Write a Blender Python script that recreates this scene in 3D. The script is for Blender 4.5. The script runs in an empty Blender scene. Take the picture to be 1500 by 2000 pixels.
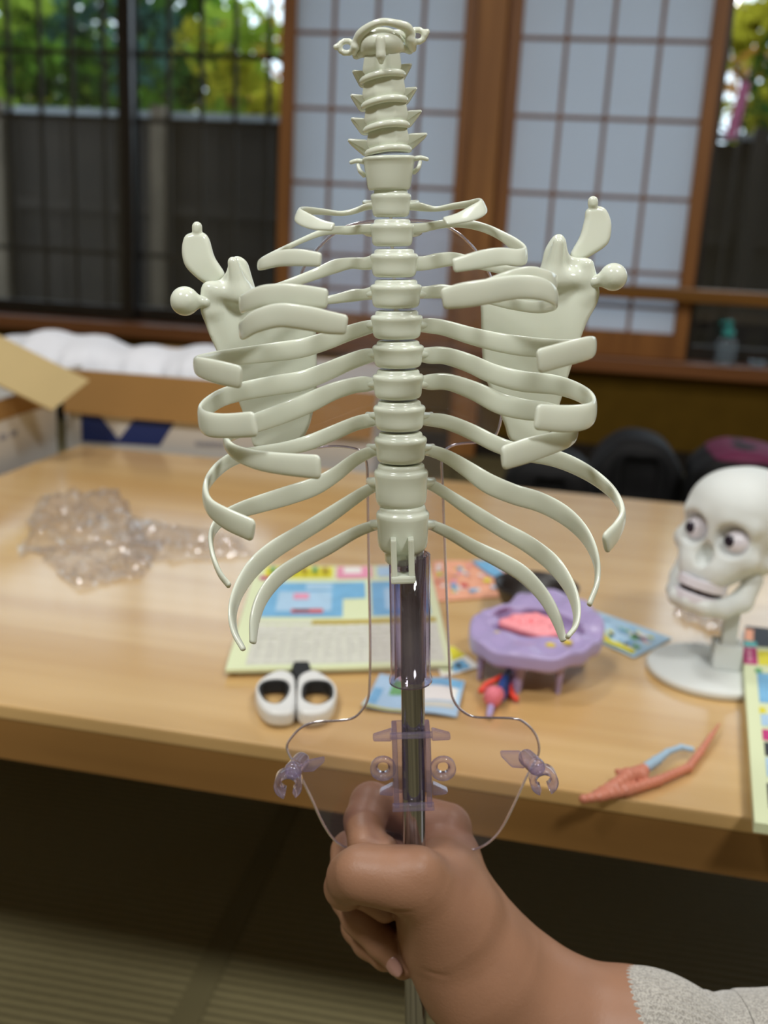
import bpy, bmesh, math, random
import numpy as np
from mathutils import Vector, Matrix
import openvdb as vdb

PI = math.pi
scene = bpy.context.scene
col = scene.collection
rnd = random.Random(7)

# ------------------------------------------------------------------ camera
FPX = 2000.0
PITCH, ROLL, YAW = math.radians(15.3), math.radians(3.1), math.radians(9.0)
FW = np.array([-math.sin(YAW)*math.cos(PITCH), math.cos(YAW)*math.cos(PITCH), -math.sin(PITCH)])
R0 = np.array([math.cos(YAW), math.sin(YAW), 0.0]); U0 = np.cross(R0, FW)
CR = R0*math.cos(ROLL) + U0*math.sin(ROLL)
CU = -R0*math.sin(ROLL) + U0*math.cos(ROLL)
CAM = np.array([0.0, 0.0, 0.73])
TZ = 0.37                                   # table top height
cam = bpy.data.cameras.new('camera')
cam_ob = bpy.data.objects.new('camera', cam); col.objects.link(cam_ob)
m = Matrix.Identity(4)
for i in range(3):
    m[i][0], m[i][1], m[i][2], m[i][3] = CR[i], CU[i], -FW[i], CAM[i]
cam_ob.matrix_world = m
cam.sensor_fit = 'VERTICAL'; cam.sensor_height = 24.0; cam.sensor_width = 18.0; cam.lens = 24.0
cam.clip_start = 0.02
cam.dof.use_dof = True; cam.dof.focus_distance = 0.415; cam.dof.aperture_fstop = 5.4
scene.camera = cam_ob

scene.view_settings.view_transform = 'Standard'
scene.view_settings.look = 'None'
scene.view_settings.gamma = 1.0
scene.view_settings.use_curve_mapping = False
scene.view_settings.exposure = 0.0
scene.cycles.use_denoising = True
scene.cycles.max_bounces = 12
scene.cycles.transparent_max_bounces = 24
scene.cycles.transmission_bounces = 10
scene.cycles.caustics_refractive = False
scene.cycles.caustics_reflective = False

# ------------------------------------------------------------------ world: overcast daylight
w = bpy.data.worlds.new('overcast_sky'); scene.world = w; w.use_nodes = True
wn = w.node_tree.nodes; bg = wn['Background']
bg.inputs[0].default_value = (0.74, 0.86, 1.0, 1); bg.inputs[1].default_value = 2.9

# ------------------------------------------------------------------ lamps of the room (fixtures are built further down)
LAMPS = [(-0.8, 1.1), (0.8, 1.1), (-0.8, -0.55), (0.8, -0.55)]
LAMP_POWER = (11.0, 11.0, 27.0, 27.0)
LAMP_COLOR = (0.99, 1.0, 0.985)
CEIL = 2.4

# ------------------------------------------------------------------ projection helpers (pixels of the 1500x2000 frame)
def ray(px, py): return FW + CR*((px-750)/FPX) + CU*((1000-py)/FPX)
def onZ(px, py, z=TZ):
    d = ray(px, py); t = (z-CAM[2])/d[2]; return CAM + d*t
def onY(px, py, y=3.5):
    d = ray(px, py); t = (y-CAM[1])/d[1]; return CAM + d*t
def V(a): return Vector((float(a[0]), float(a[1]), float(a[2])))

# ------------------------------------------------------------------ materials
def s2l(c):
    return tuple(((x/255)/12.92 if x/255 <= 0.04045 else ((x/255+0.055)/1.055)**2.4) for x in c)
MATS = {}
def mat(name, rgb, rough=0.5, spec=0.5, metal=0.0, noise=0.0, nscale=8.0, bump=0.0, bscale=60.0, sss=0.0, emis=0.0, trans=0.0):
    if name in MATS: return MATS[name]
    M = bpy.data.materials.new(name); M.use_nodes = True
    nt = M.node_tree; N = nt.nodes; Lk = nt.links
    p = N['Principled BSDF']
    c = s2l(rgb)
    p.inputs['Base Color'].default_value = (*c, 1)
    p.inputs['Roughness'].default_value = rough
    p.inputs['Specular IOR Level'].default_value = spec
    p.inputs['Metallic'].default_value = metal
    tc = N.new('ShaderNodeTexCoord')
    if noise > 0:
        n = N.new('ShaderNodeTexNoise'); n.inputs['Scale'].default_value = nscale; n.inputs['Detail'].default_value = 4
        Lk.new(tc.outputs['Object'], n.inputs['Vector'])
        r = N.new('ShaderNodeMapRange'); r.inputs[1].default_value = 0.3; r.inputs[2].default_value = 0.7
        r.inputs[3].default_value = 1-noise; r.inputs[4].default_value = 1+noise*0.5
        Lk.new(n.outputs[0], r.inputs[0])
        mx = N.new('ShaderNodeMix'); mx.data_type = 'RGBA'; mx.blend_type = 'MULTIPLY'; mx.inputs[0].default_value = 1
        mx.inputs[6].default_value = (*c, 1); Lk.new(r.outputs[0], mx.inputs[7])
        Lk.new(mx.outputs[2], p.inputs['Base Color'])
    if bump > 0:
        n2 = N.new('ShaderNodeTexNoise'); n2.inputs['Scale'].default_value = bscale; n2.inputs['Detail'].default_value = 5
        Lk.new(tc.outputs['Object'], n2.inputs['Vector'])
        b = N.new('ShaderNodeBump'); b.inputs['Strength'].default_value = bump; b.inputs['Distance'].default_value = 0.002
        Lk.new(n2.outputs[0], b.inputs['Height']); Lk.new(b.outputs[0], p.inputs['Normal'])
    if sss > 0:
        p.inputs['Subsurface Weight'].default_value = sss
        p.inputs['Subsurface Radius'].default_value = (1.0, 0.75, 0.5)
        p.inputs['Subsurface Scale'].default_value = 0.004
    if emis > 0:
        p.inputs['Emission Color'].default_value = (*c, 1); p.inputs['Emission Strength'].default_value = emis
    if trans > 0: p.inputs['Transmission Weight'].default_value = trans
    MATS[name] = M; return M

def wood(name, c1, c2, rough=0.4, scale=3.0, axis='X', stretch=14.0, spec=0.5, coat=0.0, dist=2.5):
    if name in MATS: return MATS[name]
    M = bpy.data.materials.new(name); M.use_nodes = True
    nt = M.node_tree; N = nt.nodes; Lk = nt.links; p = N['Principled BSDF']
    tc = N.new('ShaderNodeTexCoord'); mp = N.new('ShaderNodeMapping')
    sc = [scale*stretch]*3; sc['XYZ'.index(axis)] = scale
    mp.inputs['Scale'].default_value = sc
    Lk.new(tc.outputs['Object'], mp.inputs['Vector'])
    n = N.new('ShaderNodeTexNoise'); n.inputs['Scale'].default_value = 1.0; n.inputs['Detail'].default_value = 5
    n.inputs['Distortion'].default_value = dist*0.15
    Lk.new(mp.outputs[0], n.inputs['Vector'])
    cr = N.new('ShaderNodeValToRGB'); cr.color_ramp.elements[0].position = 0.32; cr.color_ramp.elements[1].position = 0.68
    cr.color_ramp.elements[0].color = (*s2l(c1), 1); cr.color_ramp.elements[1].color = (*s2l(c2), 1)
    Lk.new(n.outputs[0], cr.inputs[0]); Lk.new(cr.outputs[0], p.inputs['Base Color'])
    p.inputs['Roughness'].default_value = rough; p.inputs['Specular IOR Level'].default_value = spec
    p.inputs['Coat Weight'].default_value = coat; p.inputs['Coat Roughness'].default_value = 0.16
    MATS[name] = M; return M

def clear(name, tint, haze=0.0, rough=0.02, ior=1.45, glossy=1.0, hazecol=(220, 215, 235), edge=1.0):
    """thin clear plastic: see-through, mirrors by Fresnel, slightly milky"""
    if name in MATS: return MATS[name]
    M = bpy.data.materials.new(name); M.use_nodes = True
    nt = M.node_tree; N = nt.nodes; Lk = nt.links; N.clear()
    o = N.new('ShaderNodeOutputMaterial')
    t = N.new('ShaderNodeBsdfTransparent'); tm = N.new('ShaderNodeMix'); tm.data_type = 'RGBA'
    tm.inputs[6].default_value = (*tint, 1); tm.inputs[7].default_value = (*[x**edge for x in tint], 1)
    g = N.new('ShaderNodeBsdfGlossy'); g.inputs['Roughness'].default_value = rough
    fr = N.new('ShaderNodeLayerWeight'); fr.inputs[0].default_value = 0.5
    pw = N.new('ShaderNodeMath'); pw.operation = 'POWER'; pw.inputs[1].default_value = 4.0
    Lk.new(fr.outputs['Facing'], pw.inputs[0]); Lk.new(fr.outputs['Facing'], tm.inputs[0]); Lk.new(tm.outputs[2], t.inputs[0])
    f0 = ((ior-1)/(ior+1))**2
    mu = N.new('ShaderNodeMath'); mu.operation = 'MULTIPLY_ADD'; mu.inputs[1].default_value = glossy*0.8; mu.inputs[2].default_value = glossy*f0
    mu.use_clamp = True
    Lk.new(pw.outputs[0], mu.inputs[0])
    mx = N.new('ShaderNodeMixShader'); Lk.new(mu.outputs[0], mx.inputs[0])
    Lk.new(t.outputs[0], mx.inputs[1]); Lk.new(g.outputs[0], mx.inputs[2])
    out = mx
    if haze > 0:
        d = N.new('ShaderNodeBsdfDiffuse'); d.inputs[0].default_value = (*s2l(hazecol), 1)
        tl = N.new('ShaderNodeBsdfTranslucent'); tl.inputs[0].default_value = (*s2l(hazecol), 1)
        m0 = N.new('ShaderNodeMixShader'); m0.inputs[0].default_value = 0.4
        Lk.new(d.outputs[0], m0.inputs[1]); Lk.new(tl.outputs[0], m0.inputs[2])
        m2 = N.new('ShaderNodeMixShader'); m2.inputs[0].default_value = haze
        Lk.new(mx.outputs[0], m2.inputs[1]); Lk.new(m0.outputs[0], m2.inputs[2]); out = m2
    Lk.new(out.outputs[0], o.inputs[0])
    MATS[name] = M; return M

def translucent(name, rgb, tw=0.6, rough=0.9):
    if name in MATS: return MATS[name]
    M = bpy.data.materials.new(name); M.use_nodes = True
    nt = M.node_tree; N = nt.nodes; Lk = nt.links; N.clear()
    o = N.new('ShaderNodeOutputMaterial'); c = (*s2l(rgb), 1)
    d = N.new('ShaderNodeBsdfDiffuse'); d.inputs[0].default_value = c
    t = N.new('ShaderNodeBsdfTranslucent'); t.inputs[0].default_value = c
    n = N.new('ShaderNodeTexNoise'); n.inputs['Scale'].default_value = 30
    tc = N.new('ShaderNodeTexCoord'); Lk.new(tc.outputs['Object'], n.inputs['Vector'])
    mr = N.new('ShaderNodeMapRange'); mr.inputs[3].default_value = tw-0.04; mr.inputs[4].default_value = tw+0.04
    Lk.new(n.outputs[0], mr.inputs[0])
    mx = N.new('ShaderNodeMixShader'); Lk.new(mr.outputs[0], mx.inputs[0])
    Lk.new(d.outputs[0], mx.inputs[1]); Lk.new(t.outputs[0], mx.inputs[2]); Lk.new(mx.outputs[0], o.inputs[0])
    MATS[name] = M; return M

BONE = mat('ivory_plastic', (223, 228, 214), rough=0.17, spec=0.5, noise=0.05, nscale=30, sss=0.12)
STEEL = mat('polished_steel', (166, 167, 178), rough=0.11, metal=1.0, noise=0.45, nscale=1.0)
for _n in STEEL.node_tree.nodes:  # colour noise stretched lengthwise: light and dark reflection streaks painted into the steel
    if _n.type == 'TEX_NOISE':
        _m = STEEL.node_tree.nodes.new('ShaderNodeMapping'); _m.inputs['Scale'].default_value = (900, 900, 3)
        _l = _n.inputs['Vector'].links[0].from_socket
        STEEL.node_tree.links.new(_l, _m.inputs['Vector']); STEEL.node_tree.links.new(_m.outputs[0], _n.inputs['Vector'])
PLATE = clear('clear_sheet_plastic', (0.955, 0.935, 0.95), haze=0.025, rough=0.03, glossy=1.0)
EDGE = mat('clear_sheet_edge', (225, 210, 222), rough=0.08, spec=1.0, trans=0.85, noise=0.02)
VIOLET = clear('clear_violet_plastic', (0.93, 0.91, 0.955), haze=0.12, rough=0.06, glossy=1.8, hazecol=(226, 216, 244), edge=8.0)
SKIN = mat('skin', (152, 112, 88), rough=0.46, spec=0.4, noise=0.10, nscale=28, bump=0.10, bscale=700, sss=0.15)
NAIL = mat('fingernail', (168, 128, 118), rough=0.25, noise=0.04, nscale=60)

# ------------------------------------------------------------------ object helpers
def link(o, parent=None):
    col.objects.link(o)
    if parent is not None: o.parent = parent
    return o
def mesh_ob(name, verts, faces, material, parent=None, smooth=True, mats=None, fmats=None):
    me = bpy.data.meshes.new(name)
    me.from_pydata([tuple(map(float, v)) for v in verts], [], [tuple(map(int, f)) for f in faces]); me.update()
    if smooth: me.polygons.foreach_set('use_smooth', [True]*len(me.polygons))
    for mm in (mats if mats else [material]): me.materials.append(mm)
    if fmats is not None: me.polygons.foreach_set('material_index', fmats)
    return link(bpy.data.objects.new(name, me), parent)
def bm_ob(name, bm, material, parent=None, smooth=False, mats=None):
    me = bpy.data.meshes.new(name); bm.normal_update(); bm.to_mesh(me); bm.free()
    if smooth: me.polygons.foreach_set('use_smooth', [True]*len(me.polygons))
    for mm in (mats if mats else [material]): me.materials.append(mm)
    return link(bpy.data.objects.new(name, me), parent)
def tag(o, label=None, cat=None, group=None, kind=None):
    if label: o['label'] = label
    if cat: o['category'] = cat
    if group: o['group'] = group
    if kind: o['kind'] = kind
    return o
def thing(name, label, cat, loc=(0, 0, 0), rz=0.0, group=None, matrix=None):
    o = bpy.data.objects.new(name, None); col.objects.link(o); o.empty_display_size = 0.02
    if matrix is not None: o.matrix_world = matrix
    else: o.location = loc; o.rotation_euler = (0, 0, rz)
    return tag(o, label, cat, group)
def box(bm, lo, hi, mi=0, bev=0.0):
    x0, y0, z0 = lo; x1, y1, z1 = hi
    vs = [bm.verts.new(p) for p in ((x0,y0,z0),(x1,y0,z0),(x1,y1,z0),(x0,y1,z0),(x0,y0,z1),(x1,y0,z1),(x1,y1,z1),(x0,y1,z1))]
    fs = [bm.faces.new([vs[i] for i in f]) for f in ((0,3,2,1),(4,5,6,7),(0,1,5,4),(1,2,6,5),(2,3,7,6),(3,0,4,7))]
    for f in fs: f.material_index = mi
    if bev > 0:
        es = set(e for f in fs for e in f.edges)
        bmesh.ops.bevel(bm, geom=list(es), offset=bev, segments=2, affect='EDGES', profile=0.6, material=mi)
def box_ob(name, lo, hi, material, parent=None, bev=0.0, kind=None):
    bm = bmesh.new(); box(bm, lo, hi, 0, bev); o = bm_ob(name, bm, material, parent)
    if kind: o['kind'] = kind
    return o
def prism(bm, pts, d, mi=0):
    """pts: list of 3-D points (a planar loop), d: extrusion vector"""
    a = [bm.verts.new(tuple(p)) for p in pts]; b = [bm.verts.new(tuple(np.array(p)+np.array(d))) for p in pts]
    n = len(pts); fs = []
    fs.append(bm.faces.new(a)); fs.append(bm.faces.new(b[::-1]))
    for i in range(n): fs.append(bm.faces.new([a[(i+1) % n], a[i], b[i], b[(i+1) % n]]))
    for f in fs: f.material_index = mi
    bmesh.ops.recalc_face_normals(bm, faces=fs)
    return fs
def catmull(pts, k=8):
    P = np.array(pts, float); n = len(P); out = []
    for i in range(n-1):
        p0 = P[max(i-1, 0)]; p1 = P[i]; p2 = P[i+1]; p3 = P[min(i+2, n-1)]
        if i == 0: p0 = 2*p1-p2
        if i == n-2: p3 = 2*p2-p1
        for j in range(k):
            t = j/k
            out.append(0.5*((2*p1)+(-p0+p2)*t+(2*p0-5*p1+4*p2-p3)*t*t+(-p0+3*p1-3*p2+p3)*t**3))
    out.append(P[-1]); return np.array(out)
def nrm(a): return a/(np.linalg.norm(a, axis=-1, keepdims=True)+1e-12)
def sweep(points, halfw, halft, normals, nsec=16, expo=2.6, round_ends=True, blunt=0.0):
    """flat band along points; normals = thin direction. Returns verts, faces"""
    P = np.array(points); n = len(P)
    T = np.gradient(P, axis=0); T = nrm(T)
    N = np.array(normals); W = nrm(np.cross(T, N))
    for i in range(1, n):
        if np.dot(W[i], W[i-1]) < 0: W[i] = -W[i]
    for _ in range(3):
        W[1:-1] = nrm(W[:-2]+2*W[1:-1]+W[2:])
    W = nrm(W - T*np.sum(W*T, axis=1, keepdims=True)); N = np.cross(W, T)
    rings = []
    def ring(p, t, wv, nv, hw, ht):
        return [p + wv*hw*math.copysign(abs(math.cos(a))**(2/expo), math.cos(a)) + nv*ht*math.copysign(abs(math.sin(a))**(2/expo), math.sin(a)) for a in np.linspace(0, 2*PI, nsec, endpoint=False)]
    if round_ends:
        for a in (88, 75, 55, 35, 15):
            s = math.sin(math.radians(a)); c = math.cos(math.radians(a)); r = max(halft[0], blunt*halfw[0])
            rings.append(ring(P[0]-T[0]*r*s, T[0], W[0], N[0], max(halfw[0]-r*(1-c), 1e-5), halft[0]*c**(.5 if blunt else 1)))
    for i in range(n): rings.append(ring(P[i], T[i], W[i], N[i], halfw[i], halft[i]))
    if round_ends:
        for a in (15, 35, 55, 75, 88):
            s = math.sin(math.radians(a)); c = math.cos(math.radians(a)); r = max(halft[-1], blunt*halfw[-1])
            rings.append(ring(P[-1]+T[-1]*r*s, T[-1], W[-1], N[-1], max(halfw[-1]-r*(1-c), 1e-5), halft[-1]*c**(.5 if blunt else 1)))
    V_ = [v for r in rings for v in r]; F_ = []
    for i in range(len(rings)-1):
        for j in range(nsec):
            k = (j+1) % nsec
            F_.append((i*nsec+j, i*nsec+k, (i+1)*nsec+k, (i+1)*nsec+j))
    F_.append(tuple(range(nsec))[::-1]); F_.append(tuple((len(rings)-1)*nsec+j for j in range(nsec)))
    return V_, F_
def tube(points, radii, nsec=14, up=(0.13, 0.2, 1.0)):
    P = np.array(points, float)
    r = np.array(radii, float) if hasattr(radii, '__len__') else np.full(len(P), radii)
    T = nrm(np.gradient(P, axis=0)); N = np.tile(np.array(up, float), (len(P), 1))
    N = nrm(N - T*np.sum(N*T, axis=1, keepdims=True)+1e-6)
    return sweep(P, r, r, N, nsec, 2.0)
def lathe(profile, seg=36, sx=1.0, sy=1.0):
    """profile [(r, z)], z up; returns verts, faces with closed caps"""
    V_, F_ = [], []
    for r, z in profile:
        for j in range(seg):
            a = 2*PI*j/seg; V_.append((r*sx*math.cos(a), r*sy*math.sin(a), z))
    for i in range(len(profile)-1):
        for j in range(seg):
            k = (j+1) % seg; F_.append((i*seg+j, i*seg+k, (i+1)*seg+k, (i+1)*seg+j))
    F_.append(tuple(range(seg))[::-1]); F_.append(tuple((len(profile)-1)*seg+j for j in range(seg)))
    return V_, F_
def join(parts):
    V_, F_ = [], []
    for v, f in parts:
        b = len(V_); V_ += [tuple(x) for x in v]; F_ += [tuple(i+b for i in q) for q in f]
    return V_, F_

# ------------------------------------------------------------------ signed distance modelling (millimetres)
def sdf_mesh(fn, lo, hi, vox, scale=0.001):
    lo = np.array(lo, float)-vox*3; hi = np.array(hi, float)+vox*3
    n = np.ceil((hi-lo)/vox).astype(int)
    ax = [lo[i]+np.arange(n[i])*vox for i in range(3)]
    X, Y, Z = np.meshgrid(*ax, indexing='ij')
    D = fn(X, Y, Z).astype(np.float32)
    D = np.clip(D, -3*vox, 3*vox)
    g = vdb.FloatGrid(3*vox); g.copyFromArray(D)
    g.transform = vdb.createLinearTransform(voxelSize=1.0)
    pts, quads = g.convertToQuads(isovalue=0.0)
    pts = (pts*vox + lo)*scale
    return pts, quads[:, ::-1]
def smin(a, b, k):
    h = np.clip(0.5+0.5*(b-a)/k, 0, 1); return b*(1-h)+a*h-k*h*(1-h)
def smax(a, b, k): return -smin(-a, -b, k)
def d_sph(X, Y, Z, c, r): return np.sqrt((X-c[0])**2+(Y-c[1])**2+(Z-c[2])**2)-r
def d_ell(X, Y, Z, c, r):
    a = np.sqrt(((X-c[0])/r[0])**2+((Y-c[1])/r[1])**2+((Z-c[2])/r[2])**2)
    return (a-1)*min(r)*(0.5+0.5*1)
def d_cone(X, Y, Z, a, b, ra, rb):
    a = np.array(a, float); b = np.array(b, float); ab = b-a
    t = ((X-a[0])*ab[0]+(Y-a[1])*ab[1]+(Z-a[2])*ab[2])/max(np.dot(ab, ab), 1e-9); t = np.clip(t, 0, 1)
    return np.sqrt((X-a[0]-ab[0]*t)**2+(Y-a[1]-ab[1]*t)**2+(Z-a[2]-ab[2]*t)**2)-(ra+(rb-ra)*t)
def d_box(X, Y, Z, c, h, r):
    qx = np.abs(X-c[0])-h[0]+r; qy = np.abs(Y-c[1])-h[1]+r; qz = np.abs(Z-c[2])-h[2]+r
    return np.sqrt(np.maximum(qx, 0)**2+np.maximum(qy, 0)**2+np.maximum(qz, 0)**2)+np.minimum(np.maximum(qx, np.maximum(qy, qz)), 0)-r
def d_poly(X, Y, poly):
    P = np.array(poly, float); n = len(P)
    d = np.full(X.shape, 1e9); s = np.zeros(X.shape, bool)
    for i in range(n):
        a = P[i]; b = P[i-1]; ex, ey = b-a; wx = X-a[0]; wy = Y-a[1]
        t = np.clip((wx*ex+wy*ey)/max(ex*ex+ey*ey, 1e-9), 0, 1)
        d = np.minimum(d, (wx-ex*t)**2+(wy-ey*t)**2)
        c1 = Y >= a[1]; c2 = Y < b[1]; c3 = ex*wy > ey*wx
        s ^= (c1 & c2 & c3) | (~c1 & ~c2 & ~c3)
    d = np.sqrt(d); return np.where(s, -d, d)
def closed_smooth(poly, k=5):
    P = [np.array(p, float) for p in poly]; n = len(P); out = []
    for i in range(n):
        p0, p1, p2, p3 = P[i-1], P[i], P[(i+1) % n], P[(i+2) % n]
        for j in range(k):
            t = j/k
            out.append(0.5*((2*p1)+(-p0+p2)*t+(2*p0-5*p1+4*p2-p3)*t*t+(-p0+3*p1-3*p2+p3)*t**3))
    return out
def d_slab(X, Y, Z, poly, f0, h, r):
    """plate: polygon in X,Y with mid-surface f0 (array or number), half thickness h, edge rounding r"""
    d2 = d_poly(X, Y, poly)+r; dz = np.abs(Z-f0)-h+r
    return np.minimum(np.maximum(d2, dz), 0)+np.sqrt(np.maximum(d2, 0)**2+np.maximum(dz, 0)**2)-r

# =================================================================== THE ROOM
ORANGE_WOOD = wood('orange_timber', (136, 86, 38), (172, 114, 56), rough=0.45, axis='Z', scale=2.0)
PILLAR_WOOD = wood('pillar_timber', (150, 98, 48), (184, 128, 68), rough=0.5, axis='Z', scale=1.6)
SILL_WOOD = wood('sill_timber', (118, 72, 38), (146, 94, 56), rough=0.35, axis='X', scale=1.5)
DARK_FRAME = wood('dark_frame_timber', (24, 18, 14), (38, 28, 22), rough=0.4, axis='Z')
MUSTARD = mat('mustard_plaster', (104, 80, 28), rough=0.95, spec=0.1, noise=0.12, nscale=14, bump=0.4, bscale=200)
CREAM = mat('cream_plaster', (196, 186, 160), rough=0.95, spec=0.1, noise=0.06, nscale=5)
CEILING_WOOD = wood('ceiling_boards', (150, 118, 78), (178, 146, 100), rough=0.6, axis='Y', scale=1.0)
PAPER = translucent('shoji_paper', (232, 237, 242), tw=0.66)
MUNTIN = wood('shoji_muntin_timber', (140, 102, 76), (162, 122, 94), rough=0.6, axis='Z')

# floor: woven straw matting
FM = bpy.data.materials.new('woven_straw_matting'); FM.use_nodes = True
nt = FM.node_tree; N = nt.nodes; Lk = nt.links; p = N['Principled BSDF']
tc = N.new('ShaderNodeTexCoord'); mp = N.new('ShaderNodeMapping'); mp.inputs['Scale'].default_value = (1, 1, 1)
Lk.new(tc.outputs['Object'], mp.inputs['Vector'])
wv = N.new('ShaderNodeTexWave'); wv.bands_direction = 'Y'; wv.inputs['Scale'].default_value = 28.0; wv.inputs['Distortion'].default_value = 0.6
wv.inputs['Detail'].default_value = 2.0
Lk.new(mp.outputs[0], wv.inputs['Vector'])
ns = N.new('ShaderNodeTexNoise'); ns.inputs['Scale'].default_value = 90; Lk.new(mp.outputs[0], ns.inputs['Vector'])
cr = N.new('ShaderNodeValToRGB'); cr.color_ramp.elements[0].color = (*s2l((98, 90, 60)), 1); cr.color_ramp.elements[1].color = (*s2l((134, 124, 86)), 1)
mixn = N.new('ShaderNodeMath'); mixn.operation = 'MULTIPLY_ADD'; mixn.inputs[1].default_value = 0.7
mu2 = N.new('ShaderNodeMath'); mu2.operation = 'MULTIPLY'; mu2.inputs[1].default_value = 0.3
Lk.new(ns.outputs[0], mu2.inputs[0]); Lk.new(wv.outputs[0], mixn.inputs[0]); Lk.new(mu2.outputs[0], mixn.inputs[2])
Lk.new(mixn.outputs[0], cr.inputs[0]); Lk.new(cr.outputs[0], p.inputs['Base Color']); p.inputs['Roughness'].default_value = 0.8
bp = N.new('ShaderNodeBump'); bp.inputs['Distance'].default_value = 0.002; bp.inputs['Strength'].default_value = 0.6
Lk.new(wv.outputs[0], bp.inputs['Height']); Lk.new(bp.outputs[0], p.inputs['Normal'])
SEAM = mat('mat_edging_cloth', (104, 96, 64), rough=0.9, noise=0.1)
XL, XR, YB, YW = -2.9, 2.6, -2.6, 3.5
bm = bmesh.new(); box(bm, (XL, YB, -0.05), (XR, YW+0.12, 0.0), 0)
for x in (-2.2, -1.25, -0.30, 0.65, 1.6): box(bm, (x, YB, -0.01), (x+0.028, YW-0.1, 0.0012), 1)
tag(bm_ob('floor', bm, None, mats=[FM, SEAM]), kind='structure')
box_ob('ceiling', (XL, YB, CEIL), (XR, YW+0.12, CEIL+0.05), CEILING_WOOD, kind='structure')
box_ob('wall_left', (XL-0.1, YB, 0), (XL, YW+0.12, CEIL), CREAM, kind='structure')
box_ob('wall_right', (XR, YB, 0), (XR+0.1, YW+0.12, CEIL), CREAM, kind='structure')
box_ob('wall_front', (XL-0.1, YB-0.1, 0), (XR+0.1, YB, CEIL), CREAM, kind='structure')
bm = bmesh.new(); box(bm, (XL, YW, 0), (XR, YW+0.12, 0.325)); box(bm, (XL, YW, 1.92), (XR, YW+0.12, CEIL))
tag(bm_ob('wall_back', bm, MUSTARD), kind='structure')
box_ob('baseboard_back', (XL, YW-0.015, 0), (XR, YW, 0.07), DARK_FRAME, kind='structure')
box_ob('trim_1', (XL, YW-0.07, 0.325), (XR, YW+0.16, 0.372), SILL_WOOD, bev=0.004, kind='structure')          # sill
box_ob('trim_2', (XL, YW-0.03, 1.86), (XR, YW+0.14, 1.93), SILL_WOOD, kind='structure')                       # lintel
box_ob('trim_3', (-0.335, YW-0.06, 0.0), (-0.245, YW+0.12, CEIL), PILLAR_WOOD, bev=0.004, kind='structure')   # pillar
box_ob('trim_4', (-0.245, YW-0.075, 0.563), (XR, YW-0.035, 0.607), wood('golden_rail', (120, 78, 22), (150, 100, 34), axis='X', rough=0.35), bev=0.006, kind='structure')

def shoji(name, x0, x1, xs, zs):
    root = thing(name, None, None); root['kind'] = 'structure'
    b = bmesh.new(); y0, y1 = YW-0.012, YW+0.022; s = 0.045
    box(b, (x0, y0, 0.373), (x0+s, y1, 1.86)); box(b, (x1-s, y0, 0.373), (x1, y1, 1.86))
    box(b, (x0+s, y0, 0.373), (x1-s, y1, 0.455)); box(b, (x0+s, y0, 1.815), (x1-s, y1, 1.86))
    bm_ob('sash_frame', b, ORANGE_WOOD, root)
    b = bmesh.new(); t = 0.006
    for x in xs: box(b, (x-t, YW-0.002, 0.455), (x+t, YW+0.008, 1.815))
    for z in zs: box(b, (x0+s, YW-0.001, z-t), (x1-s, YW+0.007, z+t))
    bm_ob('muntin_grid', b, MUNTIN, root)
    box_ob('paper', (x0+s, YW+0.0085, 0.45), (x1-s, YW+0.0095, 1.82), PAPER, root)
    return root
ZS = [1.79, 1.565, 1.337, 1.108, 0.875, 0.645, 0.535]
shoji('window_2', -0.972, -0.336, [-0.801, -0.66, -0.512], ZS)
shoji('window_3', -0.244, 0.415, [-0.06, 0.08, 0.225], ZS)

GLASS = clear('window_glass', (0.93, 0.95, 0.94), rough=0.0, ior=1.45)
def sash(root, x0, x1, y):
    b = bmesh.new(); s = 0.038
    box(b, (x0, y, 0.373), (x0+s, y+0.03, 1.86)); box(b, (x1-s, y, 0.373), (x1, y+0.03, 1.86))
    box(b, (x0+s, y, 0.373), (x1-s, y+0.03, 0.42)); box(b, (x0+s, y, 1.81), (x1-s, y+0.03, 1.86))
    bm_ob('window_frame', b, DARK_FRAME, root)
    box_ob('pane', (x0+s, y+0.013, 0.42), (x1-s, y+0.017, 1.81), GLASS, root)
win = thing('window_1', None, None); win['kind'] = 'structure'
sash(win, XL, -2.2, YW+0.07); sash(win, -2.24, -1.51, YW+0.035); sash(win, -1.575, -0.90, YW+0.07)
win = thing('window_4', None, None); win['kind'] = 'structure'
sash(win, 0.40, 1.5, YW+0.035); sash(win, 1.46, XR, YW+0.07)

# lattice outside the glass
LATT = mat('weathered_lattice_timber', (40, 32, 26), rough=0.8, noise=0.2)
lat = thing('lattice_screen', 'dark timber lattice of thin upright bars outside the left window', 'lattice', (-2.0, YW+0.16, 0.30))
def lat_bars(parent, x0, x1, skip=None):
    ox = -2.0
    xs = np.arange(x0, x1, 0.1205)
    for x in xs:
        box_ob('upright', (x-0.007-ox, 0, 0.0), (x+0.007-ox, 0.014, 1.6), LATT, parent)
    for z in (0.30, 0.765, 0.985, 1.30): box_ob('crossbar', (x0-0.05-ox, 0.014, z-0.008), (x1+0.05-ox, 0.024, z+0.008), LATT, parent)
lat_bars(lat, -2.75, -0.95)

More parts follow.
